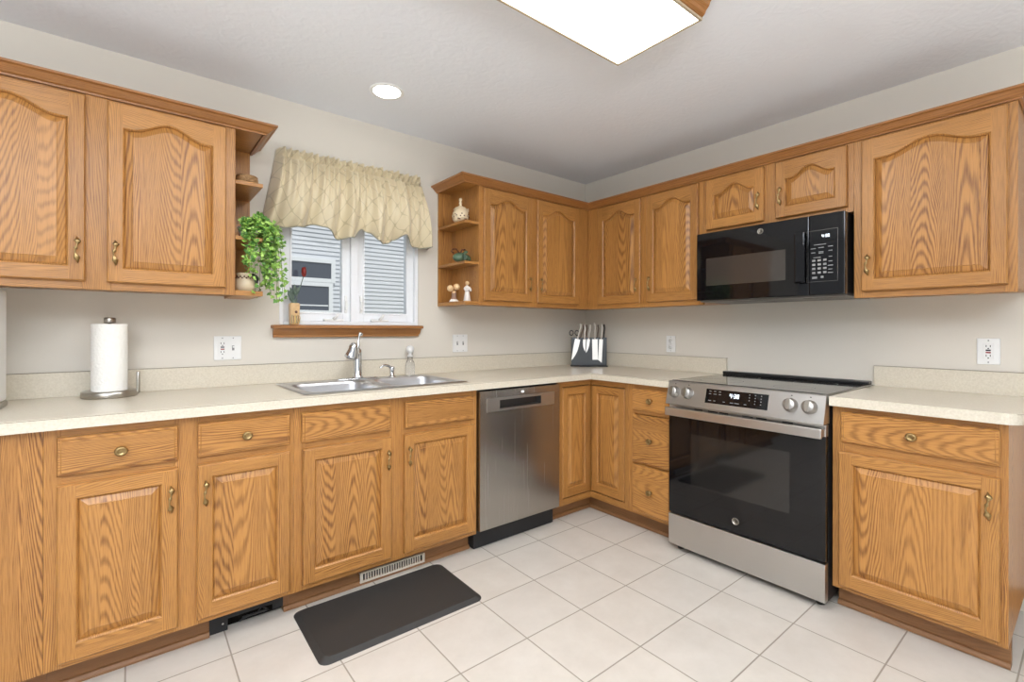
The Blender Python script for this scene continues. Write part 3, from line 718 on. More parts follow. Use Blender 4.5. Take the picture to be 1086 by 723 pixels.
# ------------------------------------------------------------------ writing helper
def text_mesh(txt, size, mtx, m, name, parent, ext=.0004):
    cu = bpy.data.curves.new('tmp', 'FONT'); cu.body = txt; cu.size = size; cu.extrude = ext; cu.align_x = 'CENTER'; cu.align_y = 'CENTER'
    t = bpy.data.objects.new('tmp', cu); C.objects.link(t)
    bpy.context.view_layer.update(); dg = bpy.context.evaluated_depsgraph_get()
    me = bpy.data.meshes.new_from_object(t.evaluated_get(dg)); me.name = name
    bpy.data.objects.remove(t); bpy.data.curves.remove(cu)
    me.transform(mtx); me.materials.clear(); me.materials.append(m)
    o = bpy.data.objects.new(name, me); C.objects.link(o); o.parent = parent; return o
def seven(mb, s, x, z, h, P, m, th=None):
    """seven-segment digits; P maps (a, z) on the display plane to a point"""
    SEG = {'0': 'abcdef', '1': 'bc', '2': 'abged', '3': 'abgcd', '4': 'fgbc', '5': 'afgcd', '8': 'abcdefg', '6': 'afgecd', '7': 'abc', '9': 'abcdfg'}
    w = h*.52; t = h*.15
    def q(a0, a1, b0, b1):
        mb.add([P(a0, b0, .0), P(a1, b0, 0), P(a1, b1, 0), P(a0, b1, 0), P(a0, b0, .001), P(a1, b0, .001), P(a1, b1, .001), P(a0, b1, .001)], [[0, 1, 2, 3], [7, 6, 5, 4], [0, 4, 5, 1], [1, 5, 6, 2], [2, 6, 7, 3], [3, 7, 4, 0]], m)
    for ch in s:
        if ch == ':':
            for zz in (.28, .62): q(x, x+t, z+h*zz, z+h*zz+t)
            x += t*2.2; continue
        for c in SEG[ch]:
            {'a': lambda: q(x, x+w, z+h-t, z+h), 'd': lambda: q(x, x+w, z, z+t), 'g': lambda: q(x, x+w, z+h/2-t/2, z+h/2+t/2),
             'f': lambda: q(x, x+t, z+h/2, z+h), 'b': lambda: q(x+w-t, x+w, z+h/2, z+h), 'e': lambda: q(x, x+t, z, z+h/2), 'c': lambda: q(x+w-t, x+w, z, z+h/2)}[c]()
        x += w+t*1.3
MF = Matrix.Rotation(PI/2, 4, 'X')     # lettering upright, facing -y
def emblem(parent, x, y, z, r=.017, tilt=None):
    mb = MB(); mb.lathe([(.001, 0), (r*.80, 0), (r*.82, .0015), (r*.92, .0015), (r, .001), (r, -.001)], NICKEL, (x, y, z), 32, mtx=MF, cap=False)
    o = mb.build('emblem', parent)
    text_mesh('GE', r*1.05, Matrix.Translation((x, y-.0012, z)) @ MF @ Matrix.Shear('XZ', 4, (.0, .0)), BLACKP, 'emblem_letters', o)

# ------------------------------------------------------------------ range
RW = .7560; RY = -1.2205
root = thing('range', 'slide-in stainless steel electric range with a black glass oven door', 'range', (0, RY, 0), WB)
MB().box(.003, RW-.003, -.03, -.625, .03, .903, BLACKM, bev=.003).build('body', root)
mb = MB(); mb.box(-.001, RW+.001, -.022, -.640, .903, .9185, STEEL, bev=.001); mb.box(.004, RW-.004, -.024, -.632, .9185, .9215, COOKG, bev=.001); mb.build('cooktop', root)
mb = MB(); mb.box(0, RW, -.026, -.075, .9216, .939, BLACKP, bev=.004); mb.build('vent_trim', root)
# faint element rings printed in the glass
for (x, y, r_) in ((.20, -.20, .075), (.56, -.20, .095), (.20, -.47, .105), (.56, -.47, .085)):
    MB().lathe([(r_, 0), (r_+.0015, .0002), (r_+.003, 0)], UNDERM, (x, y, .9216), 40, cap=False).build('element_ring', root)
# slanted control panel
cp = MB(); prof = [(-.622, .9186), (-.652, .9186), (-.657, .914), (-.690, .800), (-.688, .796), (-.622, .796)]
cp.prism(prof, .0, RW, 'x', STEEL); panel = cp.build('control_panel', root)
def PP(a, b, h):   # point on the slanted face: a across, b height along face measured as z, h outwards
    t = (.914-b)/.114; y = -.657-.033*t; n = Vector((0, -.114, .033)).normalized()
    return (a, y+n.y*h, b+n.z*h)
def pbox(mb, a0, a1, b0, b1, h0, h1, m):
    v = [PP(a, b, h) for h in (h0, h1) for a, b in ((a0, b0), (a1, b0), (a1, b1), (a0, b1))]
    mb.add(v, [[0, 1, 2, 3], [7, 6, 5, 4], [0, 4, 5, 1], [1, 5, 6, 2], [2, 6, 7, 3], [3, 7, 4, 0]], m)
dm = MB(); pbox(dm, .222, .526, .826, .896, .0002, .0015, BLACKG); disp = dm.build('display', panel)
sv = MB(); seven(sv, '4:38', .345, .862, .020, lambda a, b, h: PP(a, b, .0016+h), DIGIT); sv.build('clock_digits', disp)
kp = MB()
for (a, b, w_) in ((.238, .884, .012), (.262, .884, .012), (.288, .884, .012), (.238, .871, .012), (.262, .871, .016), (.290, .871, .010), (.238, .838, .016), (.266, .838, .010), (.315, .838, .010), (.350, .838, .016), (.372, .838, .022), (.418, .838, .012)):
    pbox(kp, a, a+w_, b, b+.0028, .0015, .0019, PRINT)
for i in range(3):
    for j in range(4):
        if (i, j) == (0, 3): continue
        pbox(kp, .438+i*.027, .4425+i*.027, .884-j*.013, .888-j*.013, .0015, .0019, PRINT)
kp.build('key_marks', disp)
KNOBM = plain('range_knob_steel', lin(176, 173, 169), .38, 1, noise=.04)
for kx in (1.264, 1.342, 1.842, 1.918):
    x = kx-1.2205; c = Vector(PP(x, .862, 0)); M = Matrix.Rotation(math.atan2(.033, .114), 4, 'X').to_4x4()
    M = Matrix.Rotation(PI/2-math.atan2(.033, .114), 4, 'X')
    mb = MB(); mb.lathe([(.001, 0), (.031, 0), (.031, .004), (.027, .006), (.026, .026), (.022, .030), (.001, .030)], KNOBM, c, 28, mtx=M)
    bm = bmesh.new(); bmesh.ops.create_cube(bm, size=1)
    for v in bm.verts: v.co = M @ Vector((v.co.x*.012, v.co.y*.048, .030+v.co.z*.014)) + c
    mb.frombm(bm, NICKEL)
    mb.build('knob', panel)
    dt = MB(); pbox(dt, x-.003, x+.003, .902, .906, .0002, .0006, BLACKP); dt.build('knob_mark', panel)
# oven door
mb = MB(); mb.box(.002, RW-.002, -.627, -.660, .206, .740, BLACKG, bev=.002); door = mb.build('oven_door', root)
mb = MB(); mb.box(.002, RW-.002, -.627, -.656, .7405, .790, STEEL, bev=.001)
for a in (.10, .20, .25, .285, .43, .50, .60):
    pass
for (a, b) in ((.150, .195), (.225, .275), (.285, .330), (.400, .450), (.465, .512), (.580, .625)):
    for zz in (.770, .778): mb.box(a, b, -.6562, -.6568, zz, zz+.0045, BLACKM)
mb.build('vent_strip', door)
mb = MB(); wx0, wx1, wz0, wz1 = .132, .612, .374, .648
mb.box(wx0, wx1, -.6602, -.6606, wz0, wz1, GREYG); mb.build('oven_window', door)
hm = MB(); hm.box(0.004, RW-.004, -.690, -.706, .737, .780, STEEL, bev=.004)
for a in (.004, RW-.034): hm.box(a, a+.028, -.656, -.692, .742, .775, STEEL, bev=.002)
hm.build('handle', door)
emblem(door, .369, -.661, .262, .017)
MB().box(.002, RW-.002, -.627, -.664, .034, .199, STEEL, bev=.003).build('storage_drawer', root)
MB().box(.006, RW-.006, -.600, -.640, .199, .206, BLACKM).build('drawer_gap', root)
for a, b in ((.04, -.60), (RW-.04, -.60), (.04, -.10), (RW-.04, -.10)): MB().lathe([(.018, 0), (.018, .012), (.010, .014), (.010, .032)], BLACKP, (a, b, 0), 14).build('foot', root)

# ------------------------------------------------------------------ microwave
MWY = -1.2335; MW = .7345; MZ = 1.361; MH = .388
root = thing('microwave', 'black over-the-range microwave mounted under the short oak cabinet', 'microwave', (0, MWY, MZ), WB)
MB().box(0.004, MW-.004, -.004, -.362, .008, MH, BLACKP, bev=.003).build('body', root)
MB().box(0.003, MW-.003, -.012, -.366, -.004, .0078, UNDERM, bev=.002).build('underside', root)
for a in (.16, .52): MB().box(a, a+.16, -.10, -.29, -.0062, -.0042, UNDERM, bev=.0008).build('grease_filter', root)
dx = 1.762-1.2335+.0
mb = MB(); mb.box(.0, dx+.056, -.363, -.400, .002, MH-.001, BLACKG, bev=.004); door = mb.build('door', root)
mb = MB(); mb.box(.058, .480, -.4001, -.4006, .085, .240, plain('microwave_window_screen', (.042, .036, .032, 1), .07, 0, .7)); mb.build('door_window', door)
mb = MB(); mb.box(.045, .495, -.4002, -.4004, .055, .27, BLACKG); mb.build('window_surround', door)
mb = MB(); mb.box(dx+.002, dx+.050, -.418, -.436, .062, .312, BLACKG, bev=.007)
for zz in (.075, .285): mb.box(dx+.012, dx+.038, -.400, -.420, zz, zz+.018, BLACKP, bev=.003)
mb.build('handle', door)
mb = MB(); mb.box(dx+.057, MW, -.363, -.400, .002, MH-.001, BLACKG, bev=.004); pan = mb.build('control_panel', root)
ol = MB(); a0, a1, b0, b1 = .576, .706, .066, .312
for (p, q_, r_, s_) in ((a0, a1, b0, b0+.0012), (a0, a1, b1-.0012, b1), (a0, a0+.0012, b0, b1), (a1-.0012, a1, b0, b1)): ol.box(p, q_, -.4001, -.4006, r_, s_, UNDERM)
def kb(a, b, w_, h_): ol.box(a-w_/2, a+w_/2, -.4001, -.4006, b-h_/2, b+h_/2, PRINT)
kb(.632, .243, .052, .003)
for (a, b, w_) in ((.604, .226, .022), (.637, .228, .024), (.676, .230, .02), (.604, .206, .018), (.637, .208, .02), (.637, .202, .02), (.676, .210, .016), (.676, .182, .014), (.676, .160, .016), (.676, .140, .022), (.676, .122, .016), (.676, .106, .022)): kb(a, b, w_, .0035)
kb(.620, .182, .032, .003)
for i in range(3):
    for j in range(4): kb(.606+i*.0235, .168-j*.0195, .014, .010)
kb(.610, .086, .022, .010); kb(.642, .088, .012, .010)
ol.build('keypad_marks', pan)
sv = MB(); seven(sv, '4:38', .640, .275, .014, lambda a, b, h: (a, -.4003-h, b), DIGIT); sv.build('clock_digits', pan)
emblem(door, .357, -.4008, .350, .015)

# ------------------------------------------------------------------ window
root = thing('window_1', None, None, ((WX0+WX1)/2, .0, WZ0), 0, kind='structure')
cx, cz = root.location.x, WZ0
hwid = (WX1-WX0)/2; top = WZ1-WZ0
mb = MB()
def fr(mb, a0, a1, b0, b1, y0, y1, t, m, tb=None, bev=.002):
    tb = tb or t
    mb.box(a0, a0+t, y0, y1, b0, b1, m, bev=bev); mb.box(a1-t, a1, y0, y1, b0, b1, m, bev=bev)
    mb.box(a0+t, a1-t, y0, y1, b0, b0+tb, m, bev=bev); mb.box(a0+t, a1-t, y0, y1, b1-tb, b1, m, bev=bev)
fr(mb, -hwid+.0005, hwid-.0005, .0145, top-.0005, .002, .13, .020, WVINYL)
mb.box(-.020, .020, .010, .12, .034, top-.02, WVINYL, bev=.002)
mb.build('window_frame', root)
for s in (-1, 1):
    a0, a1 = (-hwid+.0215, -.0205) if s < 0 else (.0205, hwid-.0215)
    sb = MB(); fr(sb, a0, a1, .0355, top-.022, .030, .075, .042, WVINYL, .046)
    # window glass bead
    fr(sb, a0+.036, a1-.036, .0755, top-.060, .026, .034, .010, WVINYL, bev=.001)
    sash = sb.build('sash', root)
    MB().box(a0+.041, a1-.041, .050, .054, .0810, top-.066, GLASS).build('glass', sash)
    lx = (-.045 if s < 0 else .045)
    lk = MB(); lk.box(lx-.008, lx+.008, .022, .031, .085, .185, WHITE, bev=.003); lk.box(lx-.006, lx+.006, .010, .024, .10, .155, WHITE, bev=.004); lk.build('lock_lever', sash)
    kx = (-.118 if s < 0 else .155)
    ck = MB(); ck.box(kx-.055, kx+.055, .000, .030, .0345, .048, WHITE, bev=.005)
    ck.tube([(kx-.005, .004, .046), (kx+.01, -.004, .062), (kx+.016, -.006, .078)], [.010, .008, .008], WHITE, 10)
    ck.build('crank', sash)
# oak stool and apron
sl = MB(); sl.box(-2.394-cx, -1.538-cx, -.060, .0185, 1.200-cz, 1.218-cz, OAKT, 'x', .004)
sl.box(-2.385-cx, -1.552-cx, -.0005, -.022, 1.152-cz, 1.1995-cz, OAKT, 'x', .002)
sl.prism([(-.022, 1.1995-cz), (-.022, 1.165-cz), (-.030, 1.175-cz), (-.046, 1.1995-cz)], -2.390-cx, -1.546-cx, 'x', OAKT, 'x')
sl.build('window_sill', root)

# valance
def valance():
    root = thing('valance', 'beige trellis-pattern fabric valance gathered on a rod above the window', 'curtain', (-1.98, -.09, 1.72))
    ox, oy, oz = root.location
    X0, X1 = -2.375, -1.548; NU, NV = 240, 44
    low = [(-2.44, 1.757), (-2.34, 1.722), (-2.27, 1.728), (-2.20, 1.757), (-2.15, 1.748), (-2.06, 1.698), (-2.00, 1.710), (-1.945, 1.768), (-1.905, 1.752), (-1.868, 1.708), (-1.835, 1.698), (-1.80, 1.704), (-1.76, 1.730), (-1.704, 1.763), (-1.69, 1.745), (-1.64, 1.702), (-1.58, 1.700), (-1.522, 1.712)]
    low = [(-2.9615+(a+2.9615)*(.972 if a > -2.4 else 1)-.008*(a > -2.4), b-.008) for a, b in low]
    def lowz(x):
        for (a, b), (c, d) in zip(low, low[1:]):
            if x <= c:
                t = max(0, (x-a)/(c-a)); t = t*t*(3-2*t); return b+(d-b)*t
        return low[-1][1]
    rr = random.Random(4); ph = [(rr.uniform(0, 6.28), rr.uniform(.7, 1.3)) for _ in range(8)]
    vs = []; uv = []
    depth_end = .075
    for i in range(NU+1):
        u = i/NU
        for j in range(NV+1):
            v = j/NV     # 0 top .. 1 bottom
            spread = .068*v**1.1
            xt = X0+(X1-X0)*u
            x = X0-spread*(1-u)**1.0+(X1-.010*v-(X0-spread))*u if True else xt
            zt = 2.128+.004*math.sin(u*90)+.003*math.sin(u*41+1)
            zb = lowz(x) if v > .3 else lowz(X0-.068+(X1-.010-(X0-.068))*u)
            zb = lowz(X0-.068+(X1-.010-(X0-.068))*u)
            z = zt+(zb-zt)*v
            k = max(0, v-.10)/.9
            small = (1-k)**2
            y = -.019*small*math.sin(u*2*PI*27+ph[0][0]+1.2*math.sin(u*21))*(1 if abs(v-.095) > .03 else .3)
            y += -.008*small*math.sin(u*2*PI*15+2)
            big = k**.7*(1-.25*k)
            y += -.037*big*(math.sin(u*2*PI*6.2+ph[1][0]+.6*math.sin(3*k+u*9)))
            y += -.016*big*math.sin(u*2*PI*11.3+ph[2][0]+2*k)
            y += -.055*math.sin(PI*min(1, k*1.0))**.9*(.8+.3*math.sin(u*9+1))     # billow
            y += -.02*k
            if abs(v-.105) < .022: y += .020
            en = min(u, 1-u)/.035
            if en < 1: y = y*en+.075*(1-en)**1.5
            vs.append((x-ox, -.085-oy+y, z-oz)); uv.append((u*1.15+.01*math.sin(v*8+u*20), v*.43))
    fs = [[i*(NV+1)+j, (i+1)*(NV+1)+j, (i+1)*(NV+1)+j+1, i*(NV+1)+j+1] for i in range(NU) for j in range(NV)]
    mb = MB(); mb.add(vs, fs, FABRIC, None, True); mb.uv = [[uv[k] for k in f] for f in fs]
    o = mb.build('fabric', root)
    so = o.modifiers.new('thick', 'SOLIDIFY'); so.thickness = .0015
    edge = [vs[i*(NV+1)+NV] for i in range(0, NU+1, 2)]
    MB().tube(edge, .0028, PIPING, 6).build('hem_piping', root)
    rz = 2.088-oz
    MB().tube([(X0+.006-ox, .088, rz), (X0+.006-ox, .06, rz), (X0+.02-ox, .042, rz), (X1-.02-ox, .042, rz), (X1-.006-ox, .06, rz), (X1-.006-ox, .088, rz)], .006, WHITE, 8).build('curtain_rod', root)
valance()

# vase with rose on the sill
root = thing('vase', 'small painted square vase with a red rose on the window sill', 'vase', (-2.287, -.030, 1.2185))
mb = MB()
bm = bmesh.new(); bmesh.ops.create_cube(bm, size=1)
for v in bm.verts: v.co = Vector((v.co.x*(.044 if v.co.z < 0 else .050), v.co.y*.044, (.058+v.co.z*.116)))
bmesh.ops.bevel(bm, geom=list(bm.edges), offset=.008, segments=3, affect='EDGES', profile=.5)
mb.frombm(bm, plain('painted_vase', lin(214, 178, 130), .3, noise=.25, nscale=60), None, None, True)
mb.lathe([(.018, .114), (.014, .120), (.013, .130), (.018, .134)], SAGE, (0, 0, 0), 16)
vz = mb.build('vase_body', root)
vp = MB()
vp.ball((.004, -.0225, .068), .007, BROWNP, sy=.25); 
for i in range(6): vp.tube([(-.018+i*.007, -.0226, .006), (-.022+i*.008+.006, -.0232, .030+.004*(i % 3)), (-.016+i*.007, -.0226, .052-.004*(i % 2))], .0015, (GREENC, BROWNP, plain('ochre_paint', lin(196, 170, 70), .4))[i % 3], 6)
vp.build('painted_flower', vz)
MB().tube([(0, 0, .11), (.018, 0, .17), (.032, 0, .21), (.046, 0, .26)], .0022, SAGE, 8).build('stem', root)
lf = MB()
def leaf(mb, base, tip, w, m, nrm=(0, -1, 0)):
    b, t = Vector(base), Vector(tip); d = t-b; side = d.cross(Vector(nrm)).normalized()*w; nn = Vector(nrm)*w*.25
    pts = [b, b+d*.3+side*.8+nn, b+d*.65+side*.85+nn, t, b+d*.65-side*.85+nn, b+d*.3-side*.8+nn, b+d*.35-nn*.3, b+d*.7-nn*.3]
    mb.add(pts, [[0, 1, 6], [1, 2, 7, 6], [2, 3, 7], [3, 4, 7], [4, 5, 6, 7], [5, 0, 6]], m, None, True)
for b, t, w_ in (((0, 0, .12), (-.035, -.005, .185), .016), ((0, 0, .14), (-.02, .004, .20), .012), ((.008, 0, .15), (-.002, -.01, .215), .013), ((.010, 0, .16), (.024, -.006, .205), .010), ((0, 0, .115), (-.028, .0, .150), .010)): leaf(lf, b, t, w_, SAGE)
lo = lf.build('leaves', root); lo.modifiers.new('thick', 'SOLIDIFY').thickness = .001
rs = MB()
for k in range(7):
    a = k*2.4; r_ = .006+.0014*k
    rs.lathe([(.004, 0), (.011, .012), (.013, .030), (.010, .050-.002*k), (.006, .052-.002*k)], PETAL, (.048+.003*math.cos(a), .003*math.sin(a), .258), 10, cap=False, sx=.8, sy=.8)
rs.ball((.048, 0, .285), .012, PETAL, sz=1.7); rs.build('rose_bloom', root)

# ------------------------------------------------------------------ shelf ornaments
S1, S2, S3 = 1.8555, 1.6095, 1.3675
root = thing('lidded_pot', 'cream ceramic pot with a bird-knobbed lid on the top shelf right of the window', 'pot', (-1.362, -.205, S1)); root.scale = (1.12, 1.12, 1.1)
mb = MB().lathe([(.024, 0), (.034, .004), (.046, .022), (.050, .042), (.044, .062), (.036, .070), (.038, .074)], CREAM, (0, 0, 0), 28, sx=.92); po = mb.build('pot_body', root)
pr = MB(); rr = random.Random(3)
for k in range(16):
    a = math.radians(190+k*10+rr.uniform(-4, 4)); z = .030+.016*math.sin(k*1.3); r_ = .0485
    pr.ball((r_*.92*math.cos(a), r_*math.sin(a), z), .0045, BROWNP, sx=1.2, sy=.5, sz=.8, seg=8)
pr.build('painted_pattern', po)
MB().lathe([(.042, .0742), (.042, .078), (.030, .088), (.012, .096), (.006, .102), (.009, .108), (.010, .116), (.005, .122), (.008, .126), (.010, .134), (.006, .142), (.001, .144)], CREAM, (0, 0, 0), 24, sx=.92).build('lid', root)
MB().tube([(.034, -.006, .060), (.045, -.008, .074), (.043, -.008, .088)], .005, CREAM, 8).build('ear', root)
root = thing('gourd_ornament', 'green glazed gourd-shaped ornament with a twig loop on the middle shelf', 'ornament', (-1.357, -.21, S2))
root.scale = (1.42, 1.42, 1.5); mb = MB(); mb.ball((-.002, 0, .021), .027, GREENC, sx=1.5, sy=1.1, sz=.78); mb.ball((.030, 0, .018), .018, GREENC, sx=1.0, sz=.8); mb.build('gourd', root)
mb = MB(); mb.tube([(-.012, -.005, .038), (-.030, -.005, .054), (-.048, -.005, .052), (-.055, -.005, .042), (-.042, -.005, .036)], .003, BROWNP, 8); mb.tube([(-.01, -.004, .036), (0, -.004, .054), (.016, -.004, .056)], .0035, BROWNP, 8)
mb.build('twig', root)
lf = MB(); leaf(lf, (-.010, -.028, .036), (-.004, -.034, .004), .012, plain('dark_green_leaf', lin(48, 74, 56), .4)); leaf(lf, (-.01, -.026, .038), (.022, -.02, .046), .008, GREENC); lf.build('leaf', root)
root = thing('figurine', 'brown figurine holding two round tan balls on the bottom shelf', 'figurine', (-1.380, -.16, S3))
mb = MB().lathe([(.026, 0), (.026, .006), (.020, .016), (.014, .036), (.016, .052), (.010, .066), (.006, .070)], TAUPE, (.0, 0, 0), 18); mb.ball((-.004, -.004, .060), .011, BALL); mb.build('figure_body', root)
MB().lathe([(.001, 0), (.030, 0), (.028, .008), (.020, .016), (.016, .016)], ROBE, (-.002, -.003, .0003), 18).build('skirt', root)
for (a, b, c) in ((-.030, -.004, .084), (.018, -.002, .096)):
    o = MB().tube([(0, 0, .05), (a*.6, b, .068), (a, b, c)], .003, TAUPE, 8).ball((a, b, c), .0205, BALL).build('ball', root)
    o['label'] = 'round tan ball on a thin stem'
root = thing('figurine', 'white-robed angel figurine standing on the bottom shelf beside the tan-ball figurine', 'figurine', (-1.331, -.235, S3))
MB().lathe([(.022, 0), (.024, .003), (.019, .03), (.015, .055), (.013, .075), (.017, .082), (.015, .092), (.006, .100), (.005, .104)], ROBE, (0, 0, 0), 20).build('robe', root)
mb = MB()
for s in (-1, 1): mb.tube([(s*.012, -.002, .092), (s*.022, -.004, .080), (s*.020, -.012, .070), (s*.004, -.019, .068)], [.006, .007, .006, .004], ROBE, 8)
mb.build('arms', root)
MB().ball((0, 0, .116), .0125, BALL).build('head', root)
MB().ball((0, -.020, .068), .004, BROWNP).build('heart', root)

# left unit
root = thing('basket', 'small round woven basket on the top shelf left of the window', 'basket', (-2.545, -.235, S1))
MB().lathe([(.028, 0), (.042, .004), (.047, .020), (.046, .034), (.042, .038), (.040, .034), (.038, .010), (.001, .008)], BASKET, (0, 0, 0), 30, cap=False).build('bowl', root)
MB().lathe([(.043, .036), (.046, .040), (.043, .044), (.039, .040), (.043, .036)], BASKET, (0, 0, 0), 30, cap=False).build('rim', root)
mb = MB(); rr = random.Random(7)
for k in range(14): 
    a = rr.uniform(0, 6.28); r_ = rr.uniform(0, .026); mb.ball((r_*math.cos(a), r_*math.sin(a), .030+rr.uniform(0, .006)), .009, (CREAM, BASKET, TAUPE)[k % 3], sz=.6, seg=8)
tag(mb.build('potpourri', root), kind='stuff')
root = thing('pitcher', 'cream ceramic pitcher with a dark handle, on the bottom shelf under the ivy', 'pitcher', (-2.552, -.225, S3))
mb = MB().lathe([(.030, 0), (.040, .004), (.047, .022), (.046, .044), (.036, .066), (.032, .078), (.034, .086), (.031, .086), (.028, .070), (.028, .06)], CREAM, (0, 0, 0), 28, cap=False, sx=.95); po = mb.build('pitcher_body', root)
MB().tube([(.030, -.010, .082), (.040, -.016, .076), (.046, -.020, .060), (.046, -.020, .044), (.042, -.018, .034)], [.006, .009, .009, .007, .004], BLACKP, 10).build('handle', root)
pr = MB()
for k in range(12):
    a = math.radians(200+k*12); pr.ball((.040*math.cos(a), .0405*math.sin(a), .062+.006*(k % 2)), .004, BROWNP, sy=.5, seg=8)
pr.build('painted_pattern', po)
# trailing ivy
root = thing('potted_ivy', 'trailing green ivy in a white pot on the shelf left of the window', 'plant', (-2.542, -.235, S2))
MB().lathe([(.028, 0), (.032, .002), (.040, .052), (.042, .054), (.038, .054), (.036, .044), (.001, .044)], WHITE, (0, 0, 0), 24, cap=False).build('pot', root)
MB().lathe([(.001, .046), (.035, .045)], BROWNP, (0, 0, 0), 20, cap=False).build('soil', root)
rr = random.Random(21); vn = MB(); lv = MB(); lmats = [LEAF, plain('ivy_leaf_light', lin(168, 204, 104), .5, noise=.2, nscale=20), plain('ivy_leaf_dark', lin(88, 136, 58), .5, noise=.2, nscale=20)]
def ivyleaf(mb, p, d, nrm, s, m):
    d = d.normalized(); side = d.cross(nrm).normalized()
    pt = lambda a, b, c=0: p+d*a*s+side*b*s+nrm*c*s
    P = [pt(0, 0), pt(.15, .45, .1), pt(.42, .55, .12), pt(.55, .28, .04), pt(1, 0, .1), pt(.55, -.28, .04), pt(.42, -.55, .12), pt(.15, -.45, .1), pt(.35, 0, -.08)]
    mb.add(P, [[i, (i+1) % 8, 8] for i in range(8)], m, None, False)
nv = 46
for k in range(nv):
    a = rr.uniform(-.6*PI, .38*PI); L = rr.uniform(.16, .34) if k % 3 else rr.uniform(.05, .12)
    p = Vector((.02*math.cos(a), .02*math.sin(a), .048)); out = Vector((math.cos(a), math.sin(a)*.75, 0))
    reach = rr.uniform(.055, .15) if math.cos(a) > .2 else rr.uniform(.045, .085)
    top_ = rr.uniform(.02, .075)
    pts = []; N = 16
    for i in range(N+1):
        t = i/N
        hor = reach*(1-math.exp(-3.2*t)); 
        z = .048+top_*math.sin(min(1, t*3.0)*PI*.5)*(1 if t < .33 else 1) - max(0, t-.18)**1.15*(L*1.35)
        q = p+out*hor+Vector((.008*math.sin(5*t+k), .008*math.cos(4*t+k), 0)); q.z = z
        # vines hang clear of the shelf edge
        if q.z < .02: q = Vector((max(q.x, .062) if q.x > -.03 and q.y > -.10 else q.x, q.y, q.z)) if out.x > .1 else Vector((q.x, min(q.y, -.098), q.z))
        q.y = min(q.y, .19)
        if q.x < -.055: q.x = -.055 if q.y > -.09 else q.x
        pts.append(q)
    vn.tube(pts, .0011, STEMM, 5)
    for i in range(1, N+1):
        for c in range(2):
            q = pts[i]+Vector((rr.uniform(-.012, .012), rr.uniform(-.012, .012), rr.uniform(-.006, .008)))
            if q.x < -.05 and q.y > -.095: q.x = -.045
            d = Vector((rr.uniform(-1, 1)+out.x*.5, rr.uniform(-1, .6)+out.y*.5, rr.uniform(-.9, .3))); nn = Vector((rr.uniform(-.5, .5), -1+rr.uniform(-.3, .5), rr.uniform(.1, .9))).normalized()
            ivyleaf(lv, q, d, nn, rr.uniform(.014, .023), lmats[(k+i+c) % 3])
vn.build('vines', root); tag(lv.build('leaves', root, fix=False), kind='stuff')

# ------------------------------------------------------------------ counter things
root = thing('paper_towel_holder', 'round steel paper towel holder on the counter under the left wall cabinet', 'paper towel holder', (-3.030, -.125, CT+.0003))
MB().lathe([(.001, 0), (.090, 0), (.092, .003), (.092, .023), (.088, .026), (.001, .026)], NICKEL, (0, 0, 0), 48).build('base', root)
mb = MB().tube([(0, 0, .018), (0, 0, .315)], .006, NICKEL, 12); mb.lathe([(.010, .304), (.0185, .305), (.0195, .308), (.0195, .324), (.017, .328), (.001, .329)], NICKEL, (0, 0, 0), 24); mb.build('center_pole', root)
MB().tube([(.086, -.015, .008), (.093, -.016, .012), (.093, -.016, .098), (.093, -.016, .102)], [.0065, .0065, .0065, .004], NICKEL, 10).build('tear_arm', root)
mb = MB(); n = 60; prof = []
vs = []; fs = []
for zz in (0, 1):
    for k in range(n+1):
        t = k/n; a = 2*PI*t-PI*.12; r_ = .0585+.0030*t; vs.append((r_*math.cos(a), r_*math.sin(a), .0265+zz*.274))
for k in range(n): fs.append([k, k+1, n+1+k+1, n+1+k])
mb.add(vs, fs, PAPER, None, True)
rings = []
for zz in (.0265, .3005):
    b = [(.0585*math.cos(2*PI*k/40), .0585*math.sin(2*PI*k/40), zz) for k in range(40)]; c_ = [(.021*math.cos(2*PI*k/40), .021*math.sin(2*PI*k/40), zz) for k in range(40)]
    mb.add(b+c_, [[k, (k+1) % 40, 40+(k+1) % 40, 40+k] for k in range(40)], PAPER)
mb.lathe([(.021, .0265), (.021, .3005)], plain('cardboard', lin(170, 140, 105), .9), (0, 0, 0), 30, cap=False)
roll = mb.build('paper_roll')
roll.location = (-3.030, -.125, CT+.0003); tag(roll, 'full roll of white quilted paper towels standing on the steel holder', 'paper towels')
# tall white box at the very edge
root = thing('countertop_appliance', 'tall white appliance with a steel foot, cut off by the left edge of the photo', 'appliance', (-3.385, -.27, CT+.0003))
MB().box(-.075, .068, -.075, .075, .02, .42, WHITE, bev=.008).build('housing', root)
MB().box(-.078, .071, -.078, .078, 0, .0198, NICKEL, bev=.004).build('steel_foot', root)

